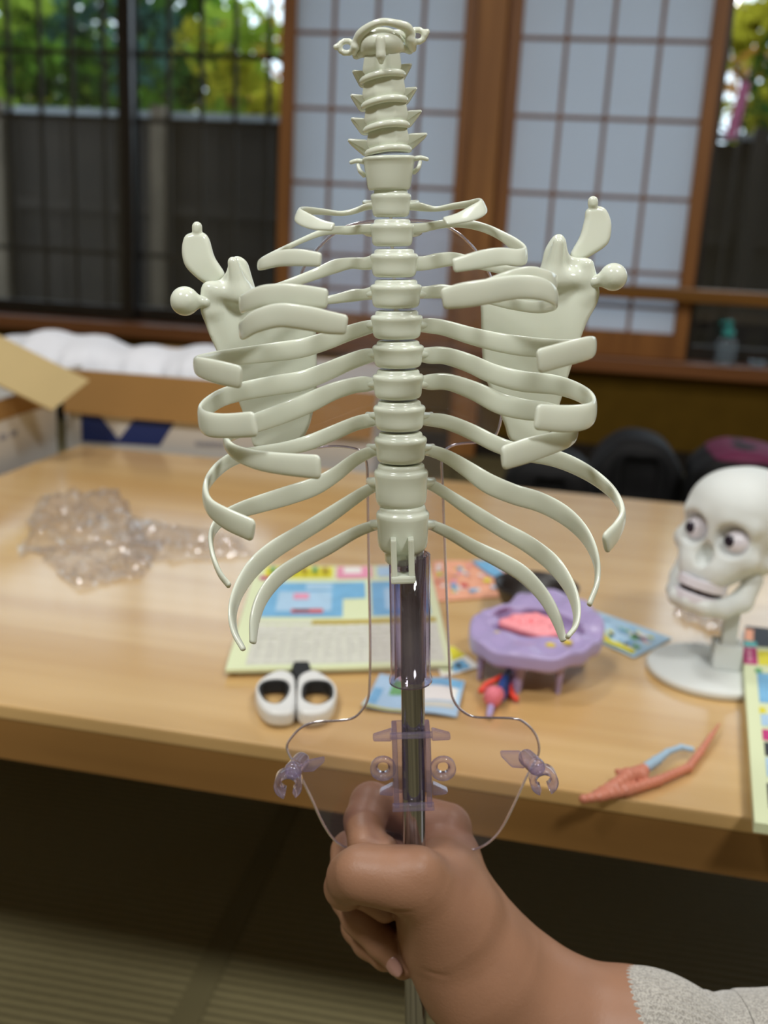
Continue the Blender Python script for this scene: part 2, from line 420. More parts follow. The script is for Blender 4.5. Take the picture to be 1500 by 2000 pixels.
# =================================================================== OUTSIDE
SOIL = mat('garden_soil', (54, 48, 34), rough=1.0, noise=0.3, nscale=3)
box_ob('ground', (-14, YW+0.2, -0.25), (10, 22, -0.2), SOIL, kind='structure')
box_ob('veranda', (XL-1, YW+0.17, -0.2), (XR+1, YW+0.9, 0.25), LATT, kind='structure')
box_ob('eaves', (XL-1, YW+0.12, 2.2), (XR+1, YW+1.3, 2.28), LATT, kind='structure')
FEN = mat('dark_fence_boards', (46, 38, 30), rough=0.85, noise=0.35, nscale=4)
FENL = mat('pale_fence_post', (104, 92, 76), rough=0.85, noise=0.25, nscale=6)
CAPM = mat('weathered_fence_cap', (150, 156, 160), rough=0.7, noise=0.25, nscale=3)
def fence(x0, x1, label):
    f = thing('garden_fence', label, 'fence', ((x0+x1)/2, 5.5, -0.2)); ox = (x0+x1)/2
    b = bmesh.new()
    for i in range(int((x1-x0)/0.15)):
        x = x0+i*0.15-ox; box(b, (x-0.004, 0.006*(i % 2), 0.02), (x+0.152, 0.006*(i % 2)+0.02, 1.42+0.012*(i % 3)))
    bm_ob('board_panel', b, FEN, f)
    box_ob('cap_rail', (x0-ox, -0.05, 1.445), (x1-ox, 0.07, 1.475), CAPM, f)
    for z in (0.4, 0.95): box_ob('rail', (x0-ox, -0.03, z), (x1-ox, 0, z+0.06), FEN, f)
    x = x0+0.35
    while x < x1:
        b = bmesh.new(); box(b, (x-ox-0.035, -0.09, -0.02), (x-ox+0.035, -0.03, 1.5)); bm_ob('post', b, FENL if int(x*10) % 3 == 0 else FEN, f); x += 0.92
fence(-6.2, -0.6, 'dark board garden fence with grey cap seen through the left window')
fence(-0.4, 5.0, 'dark board garden fence seen through the glass at far right')

BARK = mat('dark_bark', (38, 30, 24), rough=0.95, noise=0.3, nscale=12)
LEAFC = {'deep': (62, 92, 40), 'green': (96, 132, 44), 'yellow': (176, 168, 52), 'lime': (138, 160, 58), 'red': (170, 84, 84), 'teal': (70, 104, 92), 'orange': (188, 134, 70)}
LEAF = {k: translucent('leaf_'+k, v, tw=0.45) for k, v in LEAFC.items()}
def tree(x, y, h, rad, kinds, label, n=3200, leaf=0.085, trunk_r=0.05, low=0.8):
    r_ = random.Random(int(x*100+y*10))
    t = thing('garden_tree', label, 'tree', (x, y, -0.2))
    pts = [(0, 0, 0), (r_.uniform(-.1, .1), 0, h*0.3), (r_.uniform(-.25, .25), 0.05, h*0.6), (r_.uniform(-.4, .4), 0, h*0.95)]
    parts = [tube(catmull(pts, 5), np.linspace(trunk_r, trunk_r*0.3, 16), 8)]
    for i in range(5):
        z = h*(0.35+0.1*i); a = r_.uniform(0, 6.28); L = rad*r_.uniform(.5, .9)
        parts.append(tube(catmull([(0, 0, z), (L*.5*math.cos(a), L*.5*math.sin(a), z+L*.3), (L*math.cos(a), L*math.sin(a), z+L*.5)], 4), np.linspace(trunk_r*.45, trunk_r*.12, 9), 6))
    v, f = join(parts); mesh_ob('trunk', v, f, BARK, t)
    vs, fs, fm = [], [], []
    clumps = [(r_.gauss(0, rad*.5), r_.gauss(0, rad*.35), r_.uniform(low, h+0.3), r_.uniform(.18, .42)*rad, r_.randrange(len(kinds))) for _ in range(30)]
    for i in range(n):
        c = r_.choice(clumps)
        px, py, pz = c[0]+r_.gauss(0, c[3]*.6), c[1]+r_.gauss(0, c[3]*.6), c[2]+r_.gauss(0, c[3]*.5)
        a = Vector((r_.gauss(0, 1), r_.gauss(0, 1), r_.gauss(0, 1))).normalized()
        b = a.cross(Vector((r_.gauss(0, 1), r_.gauss(0, 1), r_.gauss(0, 1)))).normalized()
        s = leaf*r_.uniform(.6, 1.3); P = Vector((px, py, pz)); k = len(vs)
        vs += [P-a*s, P-b*s*.45, P+a*s, P+b*s*.45]; fs.append((k, k+1, k+2, k+3)); fm.append(c[4])
    mesh_ob('crown', vs, fs, None, t, smooth=False, mats=[LEAF[k] for k in kinds], fmats=fm)
    return t
tree(-5.7, 9.2, 2.4, 1.0, ['deep', 'teal', 'green'], 'deep green shrubby tree at the left edge of the window view')
tree(-4.8, 8.0, 2.3, 0.8, ['green', 'lime', 'deep'], 'green leafy tree behind fence near the left window edge')
tree(-4.35, 9.9, 2.5, 0.9, ['yellow', 'lime', 'green'], 'yellowing tree beyond fence just left of the dark mullion')
tree(-3.75, 8.6, 2.45, 0.8, ['green', 'deep', 'teal'], 'slim green tree beyond fence just right of the dark mullion', n=2800)
tree(-3.2, 9.8, 2.2, 0.75, ['yellow', 'orange', 'lime'], 'low golden autumn tree centred in the second pane', n=2800)
tree(-2.75, 10.6, 2.6, 0.7, ['red', 'green', 'orange'], 'reddish autumn maple near the shoji edge', n=2200)
tree(-2.35, 8.3, 2.1, 0.6, ['lime', 'yellow', 'green'], 'lime green shrub beyond fence beside the shoji', n=2000)
tree(-6.9, 12.2, 2.9, 1.6, ['teal', 'deep'], 'tall dark tree far behind the others at left', n=1500, leaf=0.1)
tree(1.35, 8.0, 2.3, 0.7, ['deep', 'green', 'yellow'], 'green tree seen in the glass right of the shoji', n=2600)
tree(2.5, 9.5, 2.5, 1.0, ['lime', 'deep', 'orange'], 'mixed green tree at the right edge of the window view', n=2600)
# pink banner outside on the right
ban = thing('pink_banner', 'narrow pink banner hanging on a pole outside at far right', 'banner', V(onY(1424, 270, 5.2)))
PINK = mat('pink_cloth', (232, 130, 170), rough=0.8, noise=0.1)
b = bmesh.new()
zz = 12
for side in (0, 1):
    pass
prism(b, [(-0.02, 0, 0.0), (0.03, 0, 0.0), (0.065, 0.01, 0.24), (0.02, 0.01, 0.25)], (0, 0.006, 0)); bm_ob('cloth', b, PINK, ban)
v, f = tube([(0.03, 0.02, -1.35), (0.045, 0.02, 0.0), (0.06, 0.02, 0.3)], 0.008, 8); mesh_ob('pole', v, f, LATT, ban)

# =================================================================== CEILING LIGHTS
DIFF = mat('lamp_diffuser', (255, 246, 226), rough=0.6, emis=1.6)
WHITE = mat('white_enamel', (235, 235, 230), rough=0.4, noise=0.02)
for i, (lx, ly) in enumerate(LAMPS):
    pos = ('front left', 'front right', 'rear left', 'rear right')[i]
    cl = thing('ceiling_light', 'square white ceiling light at the '+pos+' of the room, above the frame', 'ceiling light', (lx, ly, CEIL), group='ceiling lights')
    box_ob('housing', (-0.27, -0.27, -0.05), (0.27, 0.27, 0), WHITE, cl, bev=0.008)
    box_ob('diffuser', (-0.25, -0.25, -0.085), (0.25, 0.25, -0.05), DIFF, cl, bev=0.008)
    ld = bpy.data.lights.new('lamp', 'AREA'); ld.shape = 'SQUARE'; ld.size = 0.34; ld.energy = LAMP_POWER[i]; ld.color = LAMP_COLOR
    lo = bpy.data.objects.new('lamp', ld); col.objects.link(lo); lo.parent = cl; lo.location = (0, 0, -0.09)

# =================================================================== THE TABLE
TABLE_W = wood('varnished_oak', (197, 157, 100), (217, 182, 128), rough=0.4, axis='X', scale=1.3, stretch=16, spec=0.5, coat=1.0)
APRON_W = wood('table_edge_oak', (124, 88, 44), (150, 110, 60), rough=0.5, axis='X', scale=1.6, stretch=12)
TROT = math.radians(-1.9)
tab = thing('low_table', 'low varnished oak table covered with craft materials', 'table', (-0.113, 0.643, 0), TROT)
bm = bmesh.new(); box(bm, (-0.665, 0, TZ-0.012), (1.25, 0.868, TZ), 0, 0.002); bm_ob('tabletop', bm, TABLE_W, tab)
bm = bmesh.new()
box(bm, (-0.664, 0.001, TZ-0.046), (1.249, 0.025, TZ-0.0121)); box(bm, (-0.664, 0.842, TZ-0.046), (1.249, 0.867, TZ-0.0121))
box(bm, (-0.664, 0.025, TZ-0.046), (-0.64, 0.842, TZ-0.0121)); box(bm, (1.225, 0.025, TZ-0.046), (1.249, 0.842, TZ-0.0121))
bm_ob('apron', bm, APRON_W, tab)
for lx, ly in ((-0.62, 0.09), (1.15, 0.09), (-0.62, 0.78), (1.15, 0.78)):
    box_ob('leg', (lx, ly, 0), (lx+0.05, ly+0.05, TZ-0.0122), APRON_W, tab, bev=0.004)

# =================================================================== CARTONS BEHIND THE TABLE
CARD = mat('brown_cardboard', (158, 122, 74), rough=0.9, spec=0.2, noise=0.06, nscale=10)
CARDL = mat('pale_cardboard', (196, 176, 130), rough=0.9, spec=0.2, noise=0.05, nscale=10)
CWHITE = mat('white_printed_card', (214, 212, 208), rough=0.8, spec=0.3, noise=0.03)
CBLUE = mat('navy_print', (28, 48, 112), rough=0.7)
CGREY = mat('grey_print', (150, 152, 166), rough=0.8)
YB2 = 1.555
def carton(label, x0, x1, y0, y1, zt):
    c = thing('cardboard_box', label, 'box', ((x0+x1)/2, (y0+y1)/2, 0)); ox, oy = (x0+x1)/2, (y0+y1)/2; t = 0.005
    b = bmesh.new()
    box(b, (x0-ox, y0-oy, 0), (x1-ox, y0-oy+t, zt)); box(b, (x0-ox, y1-oy-t, 0), (x1-ox, y1-oy, zt))
    box(b, (x0-ox, y0-oy+t, 0), (x0-ox+t, y1-oy-t, zt)); box(b, (x1-ox-t, y0-oy+t, 0), (x1-ox, y1-oy-t, zt))
    box(b, (x0-ox+t, y0-oy+t, 0), (x1-ox-t, y1-oy-t, t))
    bm_ob('carton_body', b, CWHITE, c)
    return c, ox, oy
xa = onY(128, 800, YB2)[0]; xb = onY(735, 800, YB2)[0]
zt = onY(300, 733, YB2)[2]; zf = onY(300, 818, YB2)[2]
c1, ox, oy = carton('long white carton with blue print behind the table, brown flap folded down', xa, xb, YB2, YB2+0.36, zt)
fl = bmesh.new(); prism(fl, [(xa-ox+0.002, YB2-oy-0.002, zt), (xb-ox, YB2-oy-0.002, zt), (xb-ox-0.004, YB2-oy-0.010, zf), (xa-ox+0.004, YB2-oy-0.010, zf)], (0, -0.004, 0)); tag(bm_ob('flap', fl, CARD, c1), label='brown inner face of the folded flap')
fl = bmesh.new(); prism(fl, [(xa-ox+0.002, oy*0+YB2+0.36-oy, zt), (xb-ox, YB2+0.36-oy, zt), (xb-ox, YB2+0.44-oy, zt-0.06), (xa-ox, YB2+0.44-oy, zt-0.06)], (0, 0, 0.004)); bm_ob('flap', fl, CARD, c1)
b = bmesh.new()
def onface(px, py): q = onY(px, py, YB2-0.001); return (q[0]-ox, -0.001+YB2-oy, q[2])
prism(b, [onface(158, 800), onface(188, 802), onface(232, 858), onface(272, 806), onface(352, 808), onface(312, 871), onface(160, 862)], (0, -0.0006, 0))
bm_ob('printed_mark', b, CBLUE, c1)
b = bmesh.new()
for k in range(9): x0_ = 382+k*6.5; prism(b, [onface(x0_, 862+k*.3), onface(x0_+4.5, 862+k*.3), onface(x0_+4.5, 871+k*.3), onface(x0_, 871+k*.3)], (0, -0.0006, 0))
bm_ob('printed_line', b, CGREY, c1)
# left carton
xr = onZ(50, 890)[0]-0.004
zl = onY(60, 772, 1.42)[2]
c2, ox2, oy2 = carton('white carton at the left end of the table with a raised flap', xr-0.42, xr, 1.15, 1.535, zl)
box_ob('inner_band', (xr-ox2+0.0005, 1.155-oy2, zl-0.03), (xr-ox2+0.0025, 1.53-oy2, zl), CARD, c2)
A, B_, C_, D_ = [onY(*q) for q in ((100, 803, 1.40), (172, 745, 1.47), (-75, 617, 1.40), (-75, 720, 1.33))]
b = bmesh.new(); nn = np.cross(B_-A, D_-A); nn = nn/np.linalg.norm(nn)*0.005
C_ = B_+(D_-A)*1.15
off = np.array((ox2, oy2, 0)); prism(b, [A-off, B_-off, C_-off, D_-off], nn); tag(bm_ob('flap', b, CARDL, c2), label='pale upturned flap')
for k in range(3):
    b = bmesh.new(); yy = 1.33+0.03*k; box(b, (xr-ox2+0.0006, yy-oy2, zl-0.06), (xr-ox2+0.0012, yy+0.018-oy2, zl-0.052)); bm_ob('printed_line', b, CGREY, c2)
# white padding in the carton
PAD = mat('white_padding', (232, 234, 242), rough=0.9, noise=0.05, nscale=20, bump=0.5, bscale=60)
xp0, xp1 = onY(-20, 690, 1.70)[0], onY(560, 700, 1.70)[0]
zc = onY(200, 705, 1.70)[2]
n1 = 110; seg = 30; vs = []; fs = []
for i in range(n1):
    u = i/(n1-1); x = xp0+(xp1-xp0)*u
    rr = (0.062+0.010*math.sin(u*9)+0.004*math.sin(u*37))*(math.sin(PI*min(max(u, .02), .98))**0.25)
    for j in range(seg):
        a = 2*PI*j/seg
        r2 = rr*(1+0.03*math.sin(5*a+u*20)+0.035*math.sin(u*95+2*math.sin(a))*max(0, -math.sin(a)*.3-math.cos(a)*.9))
        vs.append((x-(xp0+xp1)/2, r2*1.6*math.cos(a), r2*math.sin(a)-0.012*u))
for i in range(n1-1):
    for j in range(seg): k = (j+1) % seg; fs.append((i*seg+j, i*seg+k, (i+1)*seg+k, (i+1)*seg+j))
fs += [tuple(range(seg))[::-1], tuple((n1-1)*seg+j for j in range(seg))]
pad = mesh_ob('white_padding', vs, fs, PAD); pad.location = ((xp0+xp1)/2, 1.70, zc-0.015)
tag(pad, 'roll of soft white padding lying in the long carton', 'padding')

# =================================================================== BAGS BEHIND THE TABLE
BLACK = mat('black_nylon', (16, 16, 18), rough=0.7, spec=0.3, noise=0.2, nscale=30)
MAG = mat('magenta_nylon', (96, 22, 62), rough=0.7, noise=0.15)
def bag(label, px0, px1, ptop, y, lean, magenta=False, hump=0.03):
    x0 = onY(px0, ptop, y)[0]; x1 = onY(px1, ptop, y)[0]; zt_ = onY((px0+px1)/2, ptop, y)[2]
    t = thing('travel_bag', label, 'bag', ((x0+x1)/2, y+0.09, 0)); hw = (x1-x0)/2*1000; hz = zt_*1000
    def fn(X, Y, Z):
        top = hz-hump*1000*(np.abs(X/hw))**2.2*2
        d = d_box(X, Y, Z, (0, 0, hz/2), (hw, 85, hz/2), 38)
        return smax(d, Z-top, 20)+1.5*np.sin(X*.06+Z*.03)+1.0*np.sin(Z*.09+Y*.07)
    v, f = sdf_mesh(fn, (-hw, -85, 0), (hw, 85, hz), 6.0); v[:, 2] = np.maximum(v[:, 2], 0)
    mesh_ob('bag_body', v, f, BLACK, t)
    h0 = zt_-0.05
    pts = catmull([(-hw*.0004, -0.088, h0*.75), (-hw*.0004, -0.092, h0+.01), (0, -0.093, h0+.02), (hw*.0004, -0.092, h0+.01), (hw*.0004, -0.088, h0*.75)], 6)
    P = np.array(pts); vv, ff = sweep(P, np.full(len(P), .009), np.full(len(P), .0025), np.tile([0, -1.0, 0.05], (len(P), 1)), 8, 3); mesh_ob('handle', vv, ff, BLACK, t)
    if magenta:
        zz = zt_-hump*.9
        def fn2(X, Y, Z): return np.maximum(fn(X, Y, Z)-1.5, np.abs(Z-(hz-14-0.0*X))-9)
        v, f = sdf_mesh(fn2, (-hw, -88, hz-40), (hw, 88, hz+6), 4.0); tag(mesh_ob('top_panel', v, f, MAG, t), label='magenta top panel')
    return t
bag('black bag behind the table, low, nearest the vertebrae', 985, 1172, 895, 1.62, 0, hump=0.02)
bag('large rounded black bag behind the table, left of the skull', 1155, 1362, 858, 1.86, 0, hump=0.04)
bag('black bag with magenta top behind the skull', 1368, 1600, 884, 1.70, 0, True, hump=0.02)

# =================================================================== ON THE SILL
TEAL = mat('teal_pump_plastic', (40, 170, 165), rough=0.35, noise=0.03)
bp_ = onY(1415, 712, YW-0.04)
bt = thing('pump_bottle', 'clear pump bottle with teal cap on the window sill', 'bottle', (bp_[0], YW-0.035, 0.372))
GEL = clear('bottle_clear', (0.88, 0.92, 0.95), haze=0.18, rough=0.05, hazecol=(190, 205, 215))
v, f = lathe([(0.001, 0), (0.030, 0.001), (0.034, 0.006), (0.034, 0.06), (0.031, 0.075), (0.018, 0.086), (0.013, 0.09), (0.013, 0.098)], 28, 1, 0.8); mesh_ob('bottle_body', v, f, GEL, bt)
v, f = lathe([(0.017, 0.092), (0.019, 0.094), (0.019, 0.108), (0.014, 0.113), (0.006, 0.115), (0.006, 0.128), (0.011, 0.13), (0.011, 0.138), (0.004, 0.141)], 20); mesh_ob('pump_head', v, f, TEAL, bt)
v, f = tube([(0, 0, 0.135), (-0.015, 0, 0.136), (-0.026, 0, 0.131)], 0.0035, 8); mesh_ob('nozzle', v, f, TEAL, bt)
gp = onY(1478, 715, YW-0.04)
gl = thing('glass_dish', 'small clear glass dish on the sill right of the pump bottle', 'dish', (gp[0], YW-0.035, 0.372))
v, f = lathe([(0.001, 0.0), (0.016, 0), (0.020, 0.004), (0.027, 0.022), (0.025, 0.022), (0.017, 0.006), (0.001, 0.004)], 24); mesh_ob('bowl', v, f, GEL, gl)

# =================================================================== PAPERS ON THE TABLE
P_PALE = mat('pale_green_paper', (218, 226, 186), rough=0.7, noise=0.03)
P_GREY = mat('newsprint_grey', (206, 206, 194), rough=0.8, noise=0.06, nscale=120)
P_BLUE = mat('print_sky_blue', (120, 178, 218), rough=0.6, noise=0.12, nscale=60)
P_LBLUE = mat('print_pale_blue', (172, 204, 230), rough=0.6, noise=0.08, nscale=60)
P_YEL = mat('print_yellow', (226, 216, 60), rough=0.6, noise=0.1, nscale=90)
P_OCH = mat('print_ochre', (182, 158, 60), rough=0.6, noise=0.1, nscale=90)
P_PINK = mat('print_pink', (228, 150, 178), rough=0.6, noise=0.1, nscale=90)
P_MAG = mat('print_magenta', (190, 50, 120), rough=0.6)
P_RED = mat('print_red', (206, 84, 84), rough=0.6)
P_ORG = mat('print_salmon', (236, 170, 140), rough=0.6, noise=0.1, nscale=80)
P_WHITE = mat('white_paper', (232, 230, 226), rough=0.7, noise=0.02)
P_BLK = mat('print_dark', (44, 46, 54), rough=0.5)
P_GRN = mat('print_green', (110, 170, 110), rough=0.6, noise=0.15, nscale=60)
P_TEAL = mat('print_teal', (90, 176, 178), rough=0.6)
PM = [P_PALE, P_GREY, P_BLUE, P_LBLUE, P_YEL, P_OCH, P_PINK, P_MAG, P_RED, P_ORG, P_WHITE, P_BLK, P_GRN, P_TEAL]
PI_ = {k: i for i, k in enumerate(('pale', 'grey', 'blue', 'lblue', 'yel', 'och', 'pink', 'mag', 'red', 'org', 'white', 'blk', 'grn', 'teal'))}
def sheet(name, label, cat, px, base='pale', thick=0.0008, patches=(), lift=0.0, wav=0.0, seed=1, nu=14, nv=10, group=None):
    """px: BL, BR, TR, TL in the frame, laid on the table; patches: polygons in (u, v)"""
    z0 = TZ+0.0004+lift
    Q = [onZ(*q, z=z0+thick) for q in px]; c = sum(Q)/4
    r_ = random.Random(seed); ph = [r_.uniform(0, 6) for _ in range(4)]
    def pt(u, v, dz=0.0):
        p = (Q[0]*(1-u)+Q[1]*u)*(1-v)+(Q[3]*(1-u)+Q[2]*u)*v
        h = wav*(0.5+0.25*math.sin(u*7+ph[0])+0.25*math.sin(v*6+u*3+ph[1]))
        return (p[0]-c[0], p[1]-c[1], thick+h+dz)
    t = thing(name, label, cat, (c[0], c[1], z0), group=group)
    vs, fs = [], []
    for k, dz in ((0, 0), (1, -thick)):
        for j in range(nv+1):
            for i in range(nu+1):
                q = pt(i/nu, j/nv, dz); vs.append(q)
    st = (nu+1)*(nv+1)
    for j in range(nv):
        for i in range(nu):
            a = j*(nu+1)+i; fs.append((a, a+1, a+nu+2, a+nu+1)); fs.append((st+a, st+a+nu+1, st+a+nu+2, st+a+1))
    bd = [i for i in range(nu+1)]+[j*(nu+1)+nu for j in range(1, nv+1)]+[nv*(nu+1)+i for i in range(nu-1, -1, -1)]+[j*(nu+1) for j in range(nv-1, 0, -1)]
    for i in range(len(bd)): a, b_ = bd[i], bd[(i+1) % len(bd)]; fs.append((a, st+a, st+b_, b_))
    mesh_ob('page', vs, fs, PM[PI_[base]], t, smooth=False)
    if patches:
        pv, pf, pm_ = [], [], []
        for pi, pa in enumerate(patches):
            if len(pa) == 5: u0, v0, u1, v1, mm = pa; poly = [(u0, v0), (u1, v0), (u1, v1), (u0, v1)]
            else: poly, mm = pa
            if len(poly) == 4:
                k = len(pv); m_ = 6
                for j in range(m_+1):
                    for i in range(m_+1):
                        u = (poly[0][0]*(1-i/m_)+poly[1][0]*i/m_)*(1-j/m_)+(poly[3][0]*(1-i/m_)+poly[2][0]*i/m_)*j/m_
                        vv = (poly[0][1]*(1-i/m_)+poly[1][1]*i/m_)*(1-j/m_)+(poly[3][1]*(1-i/m_)+poly[2][1]*i/m_)*j/m_
                        pv.append(pt(u, vv, 0.0002+0.00003*pi))
                for j in range(m_):
                    for i in range(m_): a = k+j*(m_+1)+i; pf.append((a, a+1, a+m_+2, a+m_+1)); pm_.append(PI_[mm])
        mesh_ob('printed_pictures', pv, pf, None, t, smooth=False, mats=PM, fmats=pm_)
    return t
rr = random.Random(3)
# big pale booklet behind the scissors
pat = [(0.08, 0.03, 0.97, 0.36, 'grey'), (0.08, 0.375, 0.45, 0.405, 'grey'), (0.35, 0.37, 0.97, 0.41, 'och'),
       (0.08, 0.44, 0.50, 0.80, 'blue'), (0.50, 0.62, 0.62, 0.80, 'blue'), (0.65, 0.44, 0.95, 0.80, 'blue'), (0.16, 0.50, 0.44, 0.70, 'lblue'),
       (0.72, 0.50, 0.84, 0.72, 'lblue'), (0.24, 0.62, 0.32, 0.68, 'pink'), (0.24, 0.48, 0.40, 0.52, 'red'), (0.30, 0.72, 0.44, 0.78, 'lblue'), (0.25, 0.495, 0.33, 0.515, 'blk'),
       (0.06, 0.85, 0.44, 0.98, 'yel'), (0.46, 0.84, 0.66, 0.985, 'pink'), (0.50, 0.90, 0.60, 0.975, 'white'), (0.69, 0.85, 0.80, 0.98, 'lblue'), (0.83, 0.85, 0.98, 0.98, 'yel'), (0.04, 0.83, 0.10, 0.87, 'mag')]
for r in range(8):
    for k in range(16):
        u = 0.10+k*0.053; pat.append((u, 0.065+r*0.036, u+rr.uniform(.02, .045), 0.073+r*0.036, 'white'))
for k in range(6): u = 0.09+k*0.058; pat.append((u, 0.88, u+0.03, 0.94, 'och' if k % 2 else 'grn'))
bk = sheet('booklet', 'pale green booklet with blue pictures lying open behind the scissors', 'booklet', [(440, 1312), (884, 1300), (838, 1106), (500, 1108)], 'pale', 0.003, pat, lift=0.0022, wav=0.002, seed=4)
under = sheet('paper_sheet', 'white sheet peeping out under the pale booklet edge', 'paper', [(462, 1316), (880, 1308), (850, 1150), (500, 1150)], 'white', 0.0008, lift=0.0, seed=4)
# colourful map sheet
pat = []
for k in range(60):
    u, v = rr.uniform(0.02, .9), rr.uniform(0.03, .88); s = rr.uniform(.03, .09)
    pat.append((u, v, u+s, v+s*1.3, rr.choice(['org', 'pink', 'lblue', 'white', 'org', 'yel', 'blue', 'red', 'org'])))
pat.append(([(0.62, 0.95), (0.72, 0.55), (0.96, 0.15), (0.90, 0.95)], 'blue'))
sheet('sticker_sheet', 'salmon and blue patterned sticker sheet behind the organ tray', 'paper', [(838, 1176), (1046, 1160), (962, 1096), (846, 1096)], 'org', 0.0008, pat, wav=0.001, seed=2)
pat = []
for k in range(46):
    u, v = rr.uniform(0.02, .85), rr.uniform(0.05, .85); s = rr.uniform(.05, .12)
    pat.append((u, v, u+s, v+s, rr.choice(['lblue', 'pink', 'white', 'yel', 'blue', 'grn', 'yel', 'lblue', 'blk'])))
pat.append((0.1, 0.04, 0.9, 0.16, 'yel'))
sheet('sticker_sheet', 'blue and yellow sticker sheet right of the organ tray', 'paper', [(1176, 1256), (1238, 1285), (1312, 1247), (1128, 1180)], 'lblue', 0.0008, pat, wav=0.001, seed=5)
sheet('leaflet', 'small yellow and blue leaflet between the pole and the organ tray', 'leaflet', [(862, 1324), (938, 1303), (884, 1262), (846, 1280)], 'white', 0.0008,
      [(0.45, 0.5, 0.98, 0.98, 'yel'), (0.35, 0.05, 0.8, 0.42, 'blue'), (0.05, 0.1, 0.3, 0.6, 'pale'), (0.5, 0.15, 0.62, 0.35, 'blk')], wav=0.001, seed=7)
pat = [(0.02, 0.0, 0.6, 0.05, 'yel'), (0.04, 0.06, 0.5, 0.36, 'lblue'), (0.20, 0.46, 0.55, 0.84, 'grn'), (0.55, 0.3, 0.95, 0.66, 'white'), (0.62, 0.14, 0.95, 0.26, 'grey'), (0.6, 0.7, 0.98, 0.96, 'blue'), (0.02, 0.12, 0.12, 0.6, 'blue'), (0.24, 0.86, 0.5, 0.98, 'pink')]
sheet('snack_packet', 'crinkled blue and green packet lying under the pole, edge of the table side', 'packet', [(706, 1386), (892, 1402), (908, 1332), (742, 1326)], 'lblue', 0.001, pat, wav=0.006, seed=9)
# magazines at the right edge
sheet('magazine', 'dark cover magazine under the pale one at the right edge', 'magazine', [(1452, 1290), (1640, 1330), (1620, 1240), (1456, 1222)], 'blk', 0.006,
      [(0.0, 0.0, 0.14, 0.55, 'teal'), (0.0, 0.56, 0.10, 0.9, 'org'), (0.3, 0.75, 0.5, 0.95, 'white')], seed=8)
pat = [(0.0, 0.86, 0.16, 0.995, 'mag'), (0.05, 0.88, 0.10, 0.98, 'pink'), (0.17, 0.86, 0.5, 0.97, 'yel'), (0.14, 0.60, 0.6, 0.80, 'blue'), (0.12, 0.80, 0.2, 0.835, 'grn'), (0.13, 0.53, 0.20, 0.57, 'yel'), (0.14, 0.46, 0.6, 0.53, 'lblue'), (0.14, 0.38, 0.6, 0.44, 'mag'), (0.15, 0.30, 0.6, 0.37, 'blk'), (0.15, 0.2, 0.6, 0.29, 'lblue'), (0.14, 0.06, 0.6, 0.17, 'blk')]
sheet('magazine', 'pale green magazine with pictures at the right edge, over the table front', 'magazine', [(1474, 1606), (1690, 1640), (1620, 1275), (1450, 1262)], 'pale', 0.007, pat, lift=0.0065, wav=0.001, seed=6)

# =================================================================== SCISSORS
SC_W = mat('white_handle_plastic', (222, 222, 220), rough=0.4, noise=0.02)
SC_K = mat('black_grip_rubber', (30, 32, 34), rough=0.7, noise=0.1)
SC_B = mat('dark_coated_blade', (58, 60, 66), rough=0.35, metal=0.6, noise=0.1)
sc0 = onZ(578, 1375)
sci = thing('scissors', 'scissors with white and black handles, blades under the booklet', 'scissors', (sc0[0], sc0[1], TZ+0.0005))
def tpl(pts): return [((onZ(*p)[0]-sc0[0])*1000, (onZ(*p)[1]-sc0[1])*1000) for p in pts]
loops = [([(500, 1365), (519, 1347), (547, 1337), (572, 1346), (576, 1370), (575, 1412), (561, 1424), (523, 1421), (502, 1398)],
          [(508, 1367), (523, 1358), (551, 1357), (563, 1370), (557, 1391), (540, 1405), (519, 1399), (508, 1381)]),
         ([(580, 1412), (580, 1365), (585, 1346), (612, 1337), (640, 1351), (656, 1370), (652, 1400), (635, 1419), (600, 1424)],
          [(591, 1391), (593, 1368), (607, 1358), (635, 1359), (647, 1371), (645, 1393), (624, 1406), (603, 1403)])]
for outer, inner in loops:
    O_ = closed_smooth(tpl(outer)); I_ = closed_smooth(tpl(inner))
    lo_ = np.min(np.array(O_), axis=0); hi_ = np.max(np.array(O_), axis=0)
    def fo(X, Y, Z): return smax(d_slab(X, Y, Z, O_, 7.0, 6.5, 4.0), -(d_poly(X, Y, I_)-0.9), 1.5)
    v, f = sdf_mesh(fo, (lo_[0], lo_[1], 0), (hi_[0], hi_[1], 14), 0.6); mesh_ob('handle', v, f, SC_W, sci)
    def fi(X, Y, Z):
        d = d_poly(X, Y, I_); return np.maximum(np.maximum(d-1.0, -(d+1.2)), np.abs(Z-7)-5.2)
    v, f = sdf_mesh(fi, (lo_[0], lo_[1], 0), (hi_[0], hi_[1], 14), 0.6); mesh_ob('grip_liner', v, f, SC_K, sci)
b = bmesh.new()
q = tpl([(562, 1345), (578, 1352), (592, 1330), (600, 1318), (572, 1316), (566, 1330)]); prism(b, [(x*.001, y*.001, 0.0015) for x, y in q], (0, 0, 0.005))
bm_ob('shank', b, SC_K, sci)
b = bmesh.new()
q = tpl([(580, 1352), (604, 1345), (606, 1330), (602, 1316), (574, 1316), (570, 1326)]); prism(b, [(x*.001, y*.001, 0.0066) for x, y in q], (0, 0, 0.004))
bm_ob('shank', b, SC_K, sci)
for a_, b_ in (((572, 1320), (590, 1230)), ((590, 1320), (600, 1230))):
    b = bmesh.new(); z_ = 0.0003 if a_[0] == 572 else 0.0011
    q = tpl([(a_[0]-8, a_[1]), (a_[0]+10, a_[1]), (b_[0]+3, b_[1]), (b_[0]-2, b_[1]+8)]); prism(b, [(x*.001, y*.001, z_) for x, y in q], (0, 0, 0.0008)); bm_ob('blade', b, SC_B, sci)

